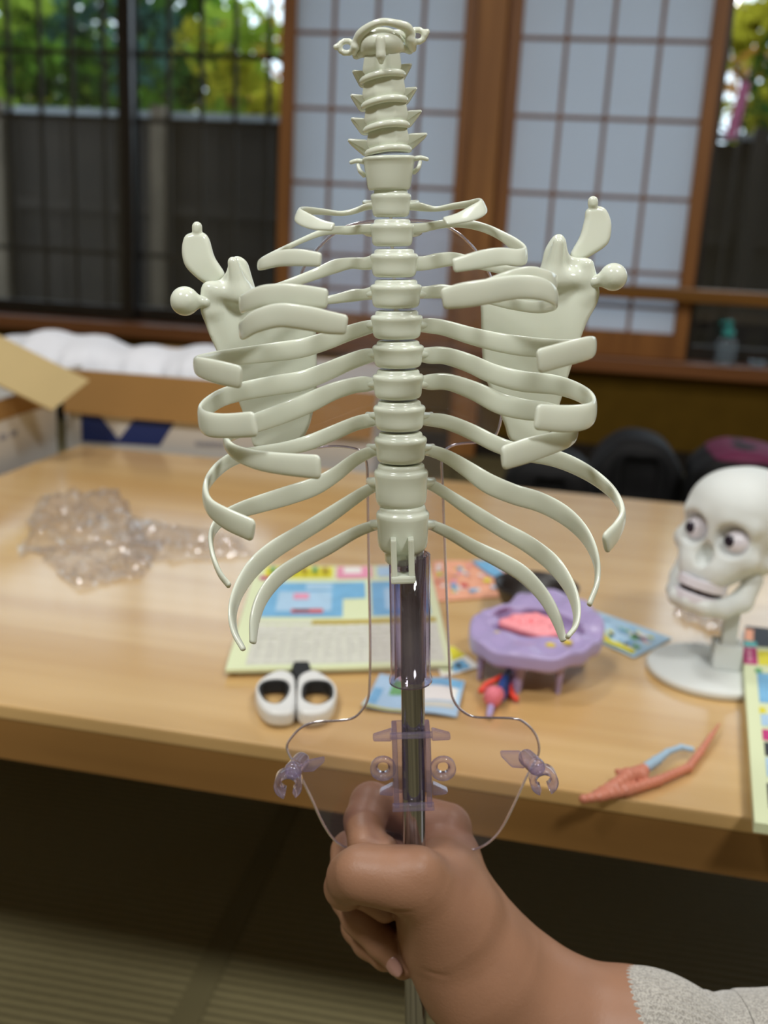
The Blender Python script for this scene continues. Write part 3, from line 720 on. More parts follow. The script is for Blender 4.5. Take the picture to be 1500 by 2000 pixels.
# =================================================================== ORGAN TRAY AND SMALL MODEL PIECES
LILAC = mat('lilac_plastic', (168, 152, 196), rough=0.35, noise=0.06, nscale=30, sss=0.05)
GUT = mat('pink_intestine_plastic', (246, 152, 160), rough=0.35, noise=0.06, nscale=60, sss=0.05)
DKP = mat('dark_bowl_plastic', (36, 28, 26), rough=0.4, noise=0.1)
YELP = mat('yellow_paint', (214, 190, 66), rough=0.5, noise=0.05)
REDP = mat('red_vessel_plastic', (222, 62, 40), rough=0.4, noise=0.05)
BLUP = mat('blue_vessel_plastic', (34, 66, 128), rough=0.4, noise=0.05)
HEART = mat('pink_heart_plastic', (222, 116, 132), rough=0.4, noise=0.08)
CORAL = mat('coral_plastic', (206, 130, 106), rough=0.4, noise=0.08, nscale=40)
SKYP = mat('pale_blue_plastic', (164, 192, 214), rough=0.45, noise=0.05)
t0 = onZ(1043, 1290)
def tp3(px, py, z):
    q = onZ(px, py, TZ+z); return ((q[0]-t0[0])*1000, (q[1]-t0[1])*1000, z*1000)
org = thing('organ_tray_model', 'lilac plastic pelvis tray with pink intestines, standing on short legs', 'anatomy model', (t0[0], t0[1], TZ+0.0005))
RZ = 0.034
rim = closed_smooth([tp3(px, py, RZ)[:2] for px, py in ((918, 1222), (922, 1255), (948, 1272), (1000, 1288), (1060, 1294), (1118, 1290), (1162, 1268), (1180, 1240), (1160, 1212), (1122, 1190), (1070, 1180), (1015, 1182), (985, 1202), (945, 1208))], 4)
lo_ = np.min(np.array(rim), axis=0); hi_ = np.max(np.array(rim), axis=0); cen = (lo_+hi_)/2
def ftray(X, Y, Z):
    d2 = d_poly(X, Y, rim)
    zc_ = 34+2.5*np.sin(X*.16)*np.cos(Y*.13)+5*np.clip((Y-cen[1])/30, -.5, 1.3)
    shell = np.sqrt(np.maximum(d2+4, 0)**2+np.maximum(np.abs(Z-zc_)-3.5, 0)**2)-4
    shell = np.maximum(shell, -60)
    hole = d_ell(X, Y, Z, (cen[0]-2, cen[1]-1, 38), (43, 27, 17))
    bowl = smax(d_ell(X, Y, Z, (cen[0]-2, cen[1]-1, 36), (47, 30, 21)), Z-38, 3)
    d = smin(shell, bowl, 5); d = smax(d, -hole, 3)
    for lx, ly, r in ((-38, -4, 9), (44, 6, 10), (30, -18, 8), (-20, 26, 9), (20, 28, 9), (-44, 12, 8)):
        d = smin(d, d_sph(X, Y, Z, (cen[0]+lx, cen[1]+ly, 36), r*.8), 5)
    return d
v, f = sdf_mesh(ftray, (lo_[0]-4, lo_[1]-4, 15), (hi_[0]+4, hi_[1]+4, 54), 1.1); mesh_ob('tray', v, f, LILAC, org)
def ftwirl(X, Y, Z):
    d = np.full(X.shape, 99.0); c0 = (cen[0]-6, cen[1]+1)
    pts = []
    for i in range(34):
        a = i*0.75; r = 4+0.62*i; pts.append((c0[0]+r*1.15*math.cos(a), c0[1]+r*0.72*math.sin(a), 38+2.8*math.sin(i*1.7)-i*.04))
    for i in range(33): d = smin(d, d_cone(X, Y, Z, pts[i], pts[i+1], 4.3, 4.3), .8)
    return d
v, f = sdf_mesh(ftwirl, (cen[0]-40, cen[1]-26, 24), (cen[0]+34, cen[1]+28, 50), 0.9); mesh_ob('intestines', v, f, GUT, org)
for (xa_, ya_, xb_, yb_, r) in ((1015, 1285, 1013, 1345, 6), (942, 1262, 945, 1318, 3.5), (1096, 1288, 1096, 1322, 3.5), (1060, 1200, 1060, 1262, 5)):
    a_ = tp3(xa_, ya_, RZ-.004); foot = (a_[0], a_[1]-1, 0.6)
    v, f = tube([tuple(np.array(a_)*.001), tuple((np.array(a_)*.5+np.array(foot)*.5)*.001), tuple(np.array(foot)*.001)], [r*.0014, r*.0009, r*.0006], 12); mesh_ob('leg', v, f, LILAC, org)
for (px_, py_) in ((973, 1240), (1075, 1262), (1108, 1256), (945, 1216), (1130, 1200)):
    a_ = np.array(tp3(px_, py_, RZ+.005)); v, f = sdf_mesh(lambda X, Y, Z: d_ell(X, Y, Z, a_, (4.5, 3, 2.6)), a_-6, a_+6, .8); mesh_ob('yellow_gland', v, f, YELP, org)
# dark bowl behind, dark piece beneath
db = onZ(1042, 1205)
bw = thing('dark_bowl', 'small dark round bowl half hidden behind the lilac tray', 'bowl', (db[0], db[1]+0.012, TZ+0.0005))
v, f = lathe([(0.001, 0), (0.026, 0.0), (0.030, 0.003), (0.041, 0.026), (0.0425, 0.030), (0.040, 0.030), (0.036, 0.02), (0.026, 0.005), (0.001, 0.004)], 40); mesh_ob('bowl_body', v, f, DKP, bw)
# heart piece
h0 = onZ(965, 1385)
hm = thing('heart_model', 'small pink heart model with red and blue vessels before the tray', 'anatomy model', (h0[0], h0[1], TZ+0.0005))
def hp(px, py, z): q = onZ(px, py, TZ+z*.001); return ((q[0]-h0[0])*1000, (q[1]-h0[1])*1000, z)
hc = hp(963, 1362, 9)
v, f = sdf_mesh(lambda X, Y, Z: smin(d_ell(X, Y, Z, hc, (7.6, 8.2, 9)), d_sph(X, Y, Z, (hc[0]+3, hc[1]+5, 10), 5.5), 3)+.3*np.sin(X*1.1)*np.sin(Z*1.3), np.array(hc)-13, np.array(hc)+13, .7); mesh_ob('heart_body', v, f, HEART, hm)
def vessel(name, pts, rad, m_):
    P = catmull([np.array(hp(*p))*.001 for p in pts], 6); v, f = tube(P, np.linspace(rad, rad*.8, len(P))*.001, 10); mesh_ob(name, v, f, m_, hm)
vessel('blue_vessel', [(975, 1352, 12), (985, 1330, 13), (992, 1316, 11), (1004, 1302, 9)], 3.6, BLUP)
vessel('blue_vessel', [(980, 1366, 5), (988, 1348, 7), (992, 1330, 8)], 3.0, BLUP)
vessel('red_vessel', [(940, 1350, 8), (950, 1338, 12), (966, 1330, 14), (980, 1322, 12)], 2.6, REDP)
vessel('red_vessel', [(1000, 1312, 7), (994, 1336, 6), (1000, 1356, 5), (1008, 1366, 3.4)], 2.9, REDP)
vessel('lilac_stem', [(960, 1375, 4), (957, 1392, 3.4), (955, 1398, 3.2)], 3.0, LILAC)

# coral leg / liver-like piece with pale blue tube at the table front
k0 = onZ(1250, 1530)
cp = thing('organ_piece_model', 'coral plastic piece with a pale blue tube at the table front edge', 'anatomy model', (k0[0], k0[1], TZ+0.0005))
def kp(px, py, z): q = onZ(px, py, TZ+z*.001); return ((q[0]-k0[0])*1000, (q[1]-k0[1])*1000, z)
def chain(X, Y, Z, pts, k=1.5, d=None):
    for a_, b_ in zip(pts[:-1], pts[1:]):
        q = d_cone(X, Y, Z, kp(a_[0], a_[1], a_[2]), kp(b_[0], b_[1], b_[2]), a_[3], b_[3]); d = q if d is None else smin(d, q, k)
    return d
long_ = [(1138, 1562, 5, 2.9), (1175, 1556, 5, 3.4), (1225, 1545, 4.5, 3.8), (1285, 1526, 4, 3.3), (1345, 1500, 4, 3.0), (1368, 1470, 5, 2.5), (1388, 1440, 6, 1.9), (1404, 1416, 7, .8)]
body_ = [(1165, 1552, 5, 3.0), (1198, 1538, 7, 4.5), (1226, 1518, 8, 5.2), (1256, 1506, 8, 4.6)]
flap_ = [(1206, 1508, 10, 2.0), (1226, 1512, 10, 3.6), (1254, 1516, 7, 4.6)]
def fcor(X, Y, Z):
    d = chain(X, Y, Z, long_); d = smin(d, chain(X, Y, Z, body_), 2.0); d = smin(d, chain(X, Y, Z, flap_), 1.2)
    return d+.25*np.sin(X*.9+Y*.7)
al = [kp(*q[:3]) for q in long_+body_]; lo_ = np.min(al, axis=0)-8; hi_ = np.max(al, axis=0)+8
v, f = sdf_mesh(fcor, (lo_[0], lo_[1], .4), hi_, .8); v[:, 2] = np.maximum(v[:, 2], 0.0002); mesh_ob('coral_body', v, f, CORAL, cp)
blue_ = [(1258, 1503, 8, 3.7), (1282, 1487, 8, 3.4), (1304, 1470, 8, 2.4), (1330, 1461, 7, 2.2), (1350, 1465, 6, 2.3)]
al = [kp(*q[:3]) for q in blue_]; lo_ = np.min(al, axis=0)-6; hi_ = np.max(al, axis=0)+6
v, f = sdf_mesh(lambda X, Y, Z: chain(X, Y, Z, blue_)+.2*np.sin(X*2), lo_, hi_, .7); mesh_ob('blue_tube', v, f, SKYP, cp)

# =================================================================== SKULL MODEL ON ITS STAND
SKW = mat('matt_white_plastic', (216, 220, 218), rough=0.55, noise=0.03, nscale=30, sss=0.05)
EYE = mat('eye_white', (226, 222, 232), rough=0.2, noise=0.02)
IRIS = mat('eye_dark', (38, 30, 44), rough=0.15, noise=0.02)
MOUTH = mat('mouth_dark', (60, 34, 36), rough=0.8, noise=0.1)
b0 = onZ(1386, 1318)
SKS = 1.0
sk = thing('skull_model', 'white model skull with eyeballs on a round white stand', 'skull model', (b0[0], b0[1], TZ+0.0005))
v, f = lathe([(0.001, 0), (0.053, 0.0), (0.0545, 0.0015), (0.0545, 0.0055), (0.0530, 0.0075), (0.001, 0.0078)], 64); mesh_ob('stand_base', v, f, SKW, sk)
px0, py0 = 0.012, 0.006
box_ob('socket', (px0-.012, py0-.012, 0.0078), (px0+.012, py0+.012, 0.030), SKW, sk, bev=0.0015)
b = bmesh.new(); box(b, (px0-.006, py0-.008, 0.03), (px0+.006, py0-.005, 0.066)); box(b, (px0-.006, py0+.003, 0.03), (px0+.006, py0+.006, 0.066)); box(b, (px0-.006, py0-.005, 0.03), (px0-.003, py0+.003, 0.066))
bm_ob('post', b, SKW, sk)
HY = math.radians(-36); HX = math.radians(-13)
head = Matrix.Translation((px0-0.019, py0+0.004, 0.053)) @ Matrix.Scale(1.17, 4) @ Matrix.Rotation(HY, 4, 'Z') @ Matrix.Rotation(math.radians(5), 4, 'Y') @ Matrix.Rotation(HX, 4, 'X')
def fskull(X, Y, Z):
    d = np.minimum(d_ell(X, Y, Z, (0, 14, 74), (41, 52, 40)), 60)
    d = smin(d, d_ell(X, Y, Z, (0, -14, 78), (33, 30, 30)), 10)
    d = smin(d, d_box(X, Y, Z, (0, -22, 50), (24, 17, 20), 12), 9)
    d = smin(d, d_box(X, Y, Z, (0, -27, 33), (18, 14, 10), 9), 7)
    for s in (-1, 1):
        d = smin(d, d_sph(X, Y, Z, (s*25, -24, 50), 8.5), 7)
        d = smin(d, d_cone(X, Y, Z, (s*27, -20, 48), (s*36, 6, 50), 4.5, 4), 5)
        d = smin(d, d_cone(X, Y, Z, (s*8, -37, 73), (s*24, -31, 72), 4, 4), 7)
        d = smax(d, -d_ell(X, Y, Z, (s*15.5, -40, 60), (12.2, 15, 12)), 3)
    d = smin(d, d_ell(X, Y, Z, (0, 0, 48), (30, 28, 20)), 8)
    d = smax(d, -d_ell(X, Y, Z, (0, -43, 45), (6.5, 13, 9.5)), 2)
    return d
v, f = sdf_mesh(fskull, (-45, -50, 18), (45, 70, 118), 1.3)
def H(v): return [head @ Vector((float(a[0]), float(a[1]), float(a[2]))) for a in v]
mesh_ob('cranium', H(v), f, SKW, sk)
def teeth(X, Y, Z, zc_, h):
    r = np.sqrt((X/1.0)**2+((Y+26)/1.05)**2); ang = np.arctan2(X, -(Y+26))
    d = np.maximum(np.abs(r-15.5)-2.2, np.abs(Z-zc_)-h); d = np.maximum(d, Y+20)
    return d+0.5*np.clip(np.cos(ang*16), 0.6, 1)-.4
v, f = sdf_mesh(lambda X, Y, Z: teeth(X, Y, Z, 23.5, 3.6), (-20, -45, 18), (20, -18, 30), .8); mesh_ob('upper_teeth', H(v), f, EYE, sk)
v, f = sdf_mesh(lambda X, Y, Z: teeth(X, Y, Z, 13.0, 3.2), (-20, -45, 8), (20, -18, 18), .8); mesh_ob('lower_teeth', H(v), f, EYE, sk)
v, f = sdf_mesh(lambda X, Y, Z: d_box(X, Y, Z, (0, -24, 18.5), (12.5, 12, 6), 4), (-16, -40, 10), (16, -8, 26), 1.2); mesh_ob('mouth_core', H(v), f, MOUTH, sk)
def fjaw(X, Y, Z):
    d = None
    for s in (-1, 1):
        pts = [((s*27, -6, 36), 6.5), ((s*25, -10, 19), 8.0), ((s*19, -23, 11), 7.0), ((s*11, -35, 9), 6.5), ((0, -38, 9), 6.5)]
        for (a_, ra), (b_, rb) in zip(pts[:-1], pts[1:]):
            q = d_cone(X, Y, Z, a_, b_, ra, rb); d = q if d is None else smin(d, q, 3)
    return d
v, f = sdf_mesh(fjaw, (-34, -50, -2), (34, 6, 44), 1.2); mesh_ob('jaw', H(v), f, SKW, sk)
for s in (-1, 1):
    c_ = (s*15.5, -28.5, 60)
    v, f = sdf_mesh(lambda X, Y, Z: d_sph(X, Y, Z, c_, 9.0), np.array(c_)-10, np.array(c_)+10, .8); e = mesh_ob('eyeball', H(v), f, EYE, sk)
    ci = (s*15.5-2.2, -36.4, 59.6)
    v, f = sdf_mesh(lambda X, Y, Z: d_ell(X, Y, Z, ci, (4.3, 1.8, 4.3)), np.array(ci)-6, np.array(ci)+6, .5); mesh_ob('iris', H(v), f, IRIS, e)

# =================================================================== CLEAR WRAPPING LYING ON THE TABLE
FILM = clear('crinkled_clear_film', (0.985, 0.98, 0.98), haze=0.13, rough=0.11, ior=1.5, glossy=2.2, hazecol=(240, 232, 232))
def film(label, px, hgt, seed, nu=44, nv=30, group=None):
    z0 = TZ+0.001; r_ = np.random.RandomState(seed)
    Q = [onZ(*q, z=z0) for q in px]; c = sum(Q)/4
    def lat_noise(n):
        g = r_.rand(n+2, n+2); U_, V_ = np.meshgrid(np.linspace(0, n, nu+1), np.linspace(0, n, nv+1)); i = U_.astype(int); j = V_.astype(int); a = U_-i; b = V_-j
        return g[j, i]*(1-a)*(1-b)+g[j, np.minimum(i+1, n+1)]*a*(1-b)+g[np.minimum(j+1, n+1), i]*(1-a)*b+g[np.minimum(j+1, n+1), np.minimum(i+1, n+1)]*a*b
    h = np.abs(lat_noise(5)-.5)*1.2+np.abs(lat_noise(12)-.5)*1.0+np.abs(lat_noise(27)-.5)*.6
    U_, V_ = np.meshgrid(np.linspace(0, 1, nu+1), np.linspace(0, 1, nv+1))
    env = np.minimum(np.minimum(U_, 1-U_)*5, np.minimum(V_, 1-V_)*5); env = np.clip(env, 0, 1)**.7
    h = h*env*hgt; j1 = (lat_noise(9)-.5)*.10; j2 = (lat_noise(9)-.5)*.10
    vs = []
    for j in range(nv+1):
        for i in range(nu+1):
            u = U_[j, i]+j1[j, i]; v_ = V_[j, i]+j2[j, i]
            p = (Q[0]*(1-u)+Q[1]*u)*(1-v_)+(Q[3]*(1-u)+Q[2]*u)*v_; vs.append((p[0]-c[0], p[1]-c[1], h[j, i]+0.0005))
    fs = []
    for j in range(nv):
        for i in range(nu):
            a = j*(nu+1)+i
            fs += [(a, a+1, a+nu+2), (a, a+nu+2, a+nu+1)] if (i+j) % 2 else [(a, a+1, a+nu+1), (a+1, a+nu+2, a+nu+1)]
    o = mesh_ob('plastic_wrapper', vs, fs, FILM, smooth=False); o.location = (c[0], c[1], z0)
    return tag(o, label, 'wrapper', group)
film('large crumpled clear plastic wrapper on the left of the table', [(30, 1085), (285, 1060), (230, 955), (75, 975)], 0.020, 3, 60, 44)
film('flatter crumpled clear wrapper in front of the large one', [(150, 1150), (280, 1130), (330, 1050), (60, 1075)], 0.018, 8)
film('thin crumpled clear wrapper trailing right towards the ribs', [(235, 1100), (500, 1090), (470, 1050), (250, 1010)], 0.014, 12)
film('clear wrapper piece under the jaw of the skull', [(1315, 1205), (1425, 1240), (1450, 1190), (1325, 1150)], 0.022, 21)

# =================================================================== THE SKELETON MODEL
SO = CAM + ray(800, 1400)*0.462
def c2w(v): return CR*v[0]+CU*v[1]+FW*v[2]
SU = nrm(c2w((-0.033, 0.963, -0.264)))
SR = nrm(np.cross(FW, SU)); SF = -np.cross(SU, SR)           # SF points towards the camera
if np.dot(SF, FW) > 0: SF = -SF
SM = Matrix.Identity(4)
for i in range(3): SM[i][0], SM[i][1], SM[i][2], SM[i][3] = SR[i], SF[i]*-1, SU[i], SO[i]
# local axes of the model: x right, y away from the camera, z up
def L(px, py, f=0.0):
    """frame pixel on the plane f metres in front of the spine plane -> local coordinates"""
    d = ray(px, py); t = np.dot(SO+SF*f-CAM, SF)/np.dot(d, SF); q = CAM+d*t-SO
    return np.array([np.dot(q, SR), -f, np.dot(q, SU)])
def depth(px, py, f=0.0):
    d = ray(px, py); return np.dot(SO+SF*f-CAM, SF)/np.dot(d, SF)
def pxm(px, py, f=0.0): return depth(px, py, f)/FPX       # metres per pixel there
skel = thing('skeleton_model', 'ivory plastic rib cage and spine on a clear stand and steel pole, held up', 'skeleton model', matrix=SM)

# ---- ribs
def rib(pts, thick=9, tilt=0.0, fc=0.034):
    """pts: (px, py, f, width px)"""
    P = np.array([np.append(L(p[0], p[1], p[2]), (p[3]*pxm(p[0], p[1], p[2]))) for p in pts])
    tk = np.array([(p[4] if len(p) > 4 else thick)*pxm(p[0], p[1], p[2]) for p in pts])
    C = catmull(np.column_stack([P, tk]), 9)
    # resample evenly and smooth the hairpins a little
    for _ in range(2): C[1:-1] = (C[:-2]+2*C[1:-1]+C[2:])/4
    pos = C[:, :3]; x0 = L(780, 760)[0]
    rad = np.column_stack([(pos[:, 0]-x0)/0.085, (pos[:, 1]+fc)/fc*0.75, np.zeros(len(pos))])
    rad = nrm(rad)*(1-tilt)+np.array([0, 0, 1.0])*tilt
    T = nrm(np.gradient(pos, axis=0)); N = rad-T*np.sum(rad*T, axis=1, keepdims=True); N = nrm(N)
    for _ in range(6): N[1:-1] = nrm(N[:-2]+2*N[1:-1]+N[2:])
    fr_ = np.clip((-pos[:, 1]-.03)/.03, 0, 1)          # the front tongues are a little broader
    v, f = sweep(pos, C[:, 3]*(.55+.035*fr_), C[:, 4]*(.58+.08*fr_), N, 24, 2.5, True, .42)
    return mesh_ob('rib', v, f, BONE, skel)
LR = [
 ([(728, 402, -.004, 12, 10), (712, 405, -.004, 12), (690, 413, -.004, 10), (665, 417, -.002, 9), (635, 414, .001, 11), (608, 412, .006, 14), (588, 414, .012, 20), (582, 420, .018, 24), (598, 430, .024, 26), (622, 439, .030, 22), (648, 443, .034, 16)], 7, 0.35),
 ([(728, 447, -.005, 18, 12), (705, 448, -.007, 17), (680, 450, -.008, 16), (650, 450, -.006, 14), (620, 457, -.003, 11), (580, 474, .004, 9), (545, 491, .011, 10), (518, 507, .019, 14), (507, 517, .027, 18), (515, 514, .034, 24), (545, 505, .041, 28), (580, 503, .047, 29), (622, 507, .051, 24)], 8, 0.12),
 ([(730, 512, -.006, 26, 14), (712, 515, -.009, 22), (685, 514, -.011, 20), (655, 520, -.011, 24), (620, 534, -.009, 20), (585, 547, -.004, 18), (545, 562, .006, 18), (505, 578, .018, 24), (474, 594, .032, 30), (478, 592, .044, 32), (510, 579, .052, 36), (550, 577, .056, 39), (590, 580, .058, 40), (632, 583, .058, 34)], 9, 0),
 ([(730, 572, -.008, 24, 14), (712, 575, -.011, 20), (690, 577, -.013, 22), (660, 583, -.013, 17), (620, 590, -.010, 14), (570, 604, -.003, 18), (515, 624, .012, 24), (474, 642, .030, 30), (476, 644, .045, 34), (500, 628, .054, 38), (545, 616, .060, 40), (600, 622, .063, 41), (640, 630, .064, 39), (670, 634, .064, 34)], 9, 0),
 ([(732, 636, -.008, 22, 14), (712, 641, -.012, 26), (680, 651, -.014, 28), (640, 665, -.014, 32), (590, 680, -.012, 34), (540, 687, -.006, 34), (485, 694, .006, 32), (435, 700, .020, 30), (395, 706, .036, 26), (383, 713, .046, 28), (392, 718, .054, 36), (425, 727, .060, 41), (464, 736, .064, 40)], 9, 0),
 ([(734, 693, -.008, 22, 14), (714, 696, -.012, 28), (680, 708, -.014, 30), (640, 725, -.015, 33), (590, 744, -.012, 36), (540, 752, -.006, 36), (480, 763, .005, 34), (435, 776, .018, 33), (405, 795, .033, 36), (392, 815, .045, 42), (405, 828, .053, 44), (440, 832, .058, 42), (492, 829, .064, 43)], 10, 0),
 ([(734, 750, -.008, 20, 14), (716, 750, -.012, 28), (690, 753, -.014, 29), (650, 765, -.015, 32), (600, 788, -.013, 38), (550, 808, -.008, 38), (505, 824, .002, 36), (468, 838, .014, 32), (445, 852, .028, 26), (443, 866, .040, 24), (460, 884, .050, 28), (500, 898, .058, 34), (550, 906, .064, 38), (617, 912, .070, 42)], 10, 0),
 ([(736, 820, -.008, 20, 14), (716, 822, -.012, 26), (690, 829, -.014, 26), (650, 846, -.015, 28), (605, 864, -.013, 28), (555, 877, -.006, 26), (505, 884, .006, 24), (460, 894, .020, 26), (424, 918, .034, 28), (402, 952, .046, 30), (408, 987, .053, 36), (440, 1012, .058, 42), (488, 1034, .063, 42)], 10, 0),
 ([(736, 880, -.008, 18, 14), (718, 885, -.012, 22), (690, 900, -.014, 24), (655, 927, -.015, 28), (615, 950, -.013, 34), (565, 967, -.008, 36), (515, 982, 0, 34), (470, 996, .010, 30), (436, 1012, .020, 26), (414, 1040, .030, 24), (414, 1078, .038, 20), (428, 1118, .044, 18), (446, 1142, .047, 15)], 8, 0),
 ([(738, 952, -.008, 16, 14), (722, 955, -.012, 20), (690, 975, -.014, 24), (640, 1009, -.015, 30), (590, 1040, -.013, 32), (535, 1074, -.008, 36), (494, 1110, -.002, 36), (466, 1154, .008, 32), (454, 1196, .016, 28), (458, 1234, .022, 22), (474, 1266, .026, 15)], 9, 0),
 ([(740, 1026, -.008, 16, 14), (722, 1029, -.012, 20), (690, 1042, -.014, 22), (640, 1070, -.015, 27), (590, 1096, -.013, 29), (545, 1126, -.009, 31), (513, 1166, -.003, 29), (498, 1208, .004, 26), (494, 1252, .010, 17)], 9, 0),
]
RR = [
 ([(800, 403, -.004, 14, 10), (820, 404, -.004, 16), (838, 407, -.004, 12), (855, 408, -.003, 9), (885, 403, .001, 12), (915, 399, .006, 14), (938, 397, .012, 20), (944, 403, .018, 24), (930, 413, .024, 28), (905, 424, .030, 24), (872, 432, .034, 18)], 7, 0.35),
 ([(802, 446, -.005, 18, 12), (825, 445, -.007, 17), (850, 440, -.008, 15), (880, 436, -.006, 15), (912, 437, -.003, 16), (948, 446, .004, 16), (980, 461, .011, 18), (1008, 480, .019, 26), (1026, 496, .027, 28), (1014, 503, .034, 30), (980, 501, .041, 31), (940, 507, .047, 31), (890, 518, .051, 24)], 8, 0.12),
 ([(812, 515, -.006, 26, 14), (830, 514, -.009, 25), (855, 509, -.011, 26), (885, 506, -.011, 24), (915, 511, -.009, 20), (950, 519, -.004, 18), (1000, 530, .006, 18), (1050, 538, .018, 24), (1082, 550, .032, 28), (1076, 548, .044, 30), (1040, 540, .051, 34), (1000, 548, .056, 36), (950, 563, .058, 30)], 9, 0),
 ([(815, 572, -.008, 22, 14), (835, 571, -.011, 22), (865, 569, -.013, 25), (900, 574, -.013, 20), (950, 583, -.008, 18), (1000, 594, .004, 20), (1050, 600, .018, 22), (1082, 592, .034, 26), (1082, 578, .046, 32), (1055, 564, .053, 38), (1010, 561, .057, 40), (950, 570, .061, 42), (905, 577, .063, 42), (872, 583, .063, 36)], 9, 0),
 ([(818, 636, -.008, 22, 14), (838, 636, -.012, 27), (870, 641, -.014, 28), (920, 656, -.014, 31), (970, 668, -.012, 34), (1020, 676, -.006, 36), (1070, 680, .005, 34), (1115, 679, .020, 30), (1150, 674, .036, 28), (1160, 676, .046, 32), (1148, 680, .053, 40), (1110, 690, .059, 42), (1058, 704, .064, 42)], 9, 0),
 ([(820, 693, -.008, 24, 14), (840, 694, -.012, 30), (870, 695, -.014, 31), (915, 709, -.015, 33), (965, 731, -.012, 36), (1020, 745, -.006, 38), (1080, 751, .005, 36), (1120, 762, .018, 34), (1150, 779, .033, 34), (1160, 799, .045, 38), (1146, 813, .053, 44), (1108, 818, .058, 46), (1054, 815, .064, 44)], 10, 0),
 ([(822, 746, -.008, 22, 14), (842, 746, -.012, 29), (875, 746, -.014, 30), (925, 763, -.015, 34), (975, 787, -.013, 40), (1025, 800, -.006, 38), (1075, 805, .004, 34), (1112, 820, .018, 30), (1124, 840, .034, 30), (1110, 855, .048, 34), (1070, 868, .056, 40), (1030, 880, .062, 44), (988, 893, .068, 42)], 10, 0),
 ([(824, 819, -.008, 20, 14), (844, 820, -.012, 25), (875, 825, -.014, 27), (920, 843, -.015, 29), (970, 868, -.013, 30), (1020, 884, -.006, 30), (1075, 893, .004, 32), (1120, 909, .016, 32), (1165, 935, .028, 30), (1200, 967, .040, 28), (1216, 1004, .050, 30), (1206, 1034, .057, 38), (1186, 1058, .062, 42)], 10, 0),
 ([(826, 879, -.008, 18, 14), (844, 881, -.012, 22), (875, 893, -.014, 25), (915, 918, -.015, 31), (955, 945, -.013, 38), (1005, 966, -.009, 38), (1055, 981, -.002, 38), (1105, 1008, .008, 38), (1143, 1046, .018, 34), (1164, 1092, .028, 28), (1166, 1138, .036, 22), (1152, 1178, .041, 17)], 9, 0),
 ([(828, 945, -.008, 16, 14), (848, 950, -.012, 20), (880, 970, -.014, 22), (930, 1003, -.015, 28), (980, 1034, -.013, 30), (1030, 1062, -.008, 34), (1080, 1101, -.002, 36), (1112, 1146, .008, 32), (1126, 1188, .016, 27), (1124, 1222, .022, 20), (1110, 1242, .026, 15)], 9, 0),
 ([(830, 1022, -.008, 16, 14), (852, 1029, -.012, 20), (885, 1045, -.014, 23), (930, 1071, -.015, 27), (980, 1096, -.013, 31), (1022, 1122, -.009, 32), (1060, 1162, -.003, 29), (1085, 1205, .004, 26), (1100, 1248, .010, 16)], 9, 0),
]
for pts, th, tl in LR: rib(pts, th, tl)
for pts, th, tl in RR: rib(pts, th, tl)

# ---- thoracic vertebrae: turned bodies stacked along the pole
TV = [(368, 427, 723, 804), (427, 484, 722, 810), (485, 544, 722, 818), (545, 604, 722, 825), (605, 664, 723, 827), (664, 720, 726, 829), (720, 781, 726, 829), (781, 842, 728, 832), (842, 905, 730, 835)]
PROF = [(0.0, .55), (.0, .72), (.03, .79), (.07, .82), (.15, .83), (.17, .93), (.21, .98), (.27, 1.0), (.33, .985), (.42, .95), (.55, .925), (.68, .92), (.78, .915), (.86, .89), (.92, .84), (.955, .76), (.97, .66), (.97, .5)]
def vertebra(y0, y1, x0, x1, prof, name='vertebra', f=0.0, sy=0.85, tilt=0.0, parts=None, parent=None, octo=0.0):
    cx = (x0+x1)/2; top = L(cx, y0, f); bot = L(cx, y1, f); hw = (x1-x0)/2*pxm(cx, (y0+y1)/2, f)*0.985
    ax = top-bot; H_ = np.linalg.norm(ax); ax = ax/H_
    pr = [(r*hw, H_*(1-t)) for t, r in prof][::-1]
    v, fc = lathe(pr, 44 if not octo else 64, 1, sy); v = np.array(v)
    if octo:
        a = np.mod(np.arctan2(v[:, 1]/sy, v[:, 0])+PI/8, PI/4)-PI/8
        m_ = 1-octo*(1-(math.cos(PI/8)/np.cos(a))*1.04); v[:, 0] *= m_; v[:, 1] *= m_
    # round the outline a little towards a kidney shape
    X_ = np.array([1, 0, 0]); Y_ = np.cross(ax, X_); Y_ = Y_/np.linalg.norm(Y_); X_ = np.cross(Y_, ax)
    if tilt: X_ = X_*math.cos(tilt)+ax*math.sin(tilt)
    w_ = bot+v[:, :1]*X_+v[:, 1:2]*Y_+v[:, 2:3]*ax
    allp = [(w_, fc)]+(parts or [])
    vv, ff = join(allp)
    return mesh_ob(name, vv, ff, BONE, parent or skel), bot, ax, hw, H_
def process(px, py, side, r=7, f0=-.004, f1=-.016, dx=14):
    a_ = L(px-side*10, py, f0); b_ = L(px+side*dx*.4, py, (f0+f1)/2); c_ = L(px+side*dx, py-2, f1); k = pxm(px, py)
    return tube(catmull([a_, b_, c_], 4), np.linspace(r*1.2, r*.8, 9)*k, 12)
for i, (y0, y1, x0, x1) in enumerate(TV):
    ym = y0+(y1-y0)*.5
    pp = [process(x0+4, ym, -1), process(x1-4, ym, 1)]
    cx = (x0+x1)/2; k = pxm(cx, ym)
    pp.append(tube(catmull([L(cx, ym, -.006), L(cx, ym+6, -.016), L(cx, ym+26, -.026)], 4), np.linspace(9, 4, 9)*k, 10))   # spinous process behind
    vertebra(y0+1, y1-1, x0, x1, PROF, parts=pp)
P10 = [(0, .5), (0, .78), (.03, .85), (.08, .87), (.13, .87), (.15, .96), (.19, 1.0), (.26, 1.0), (.36, .96), (.6, .955), (.76, .95), (.85, .92), (.92, .85), (.97, .74), (1.0, .62), (1.0, .4)]
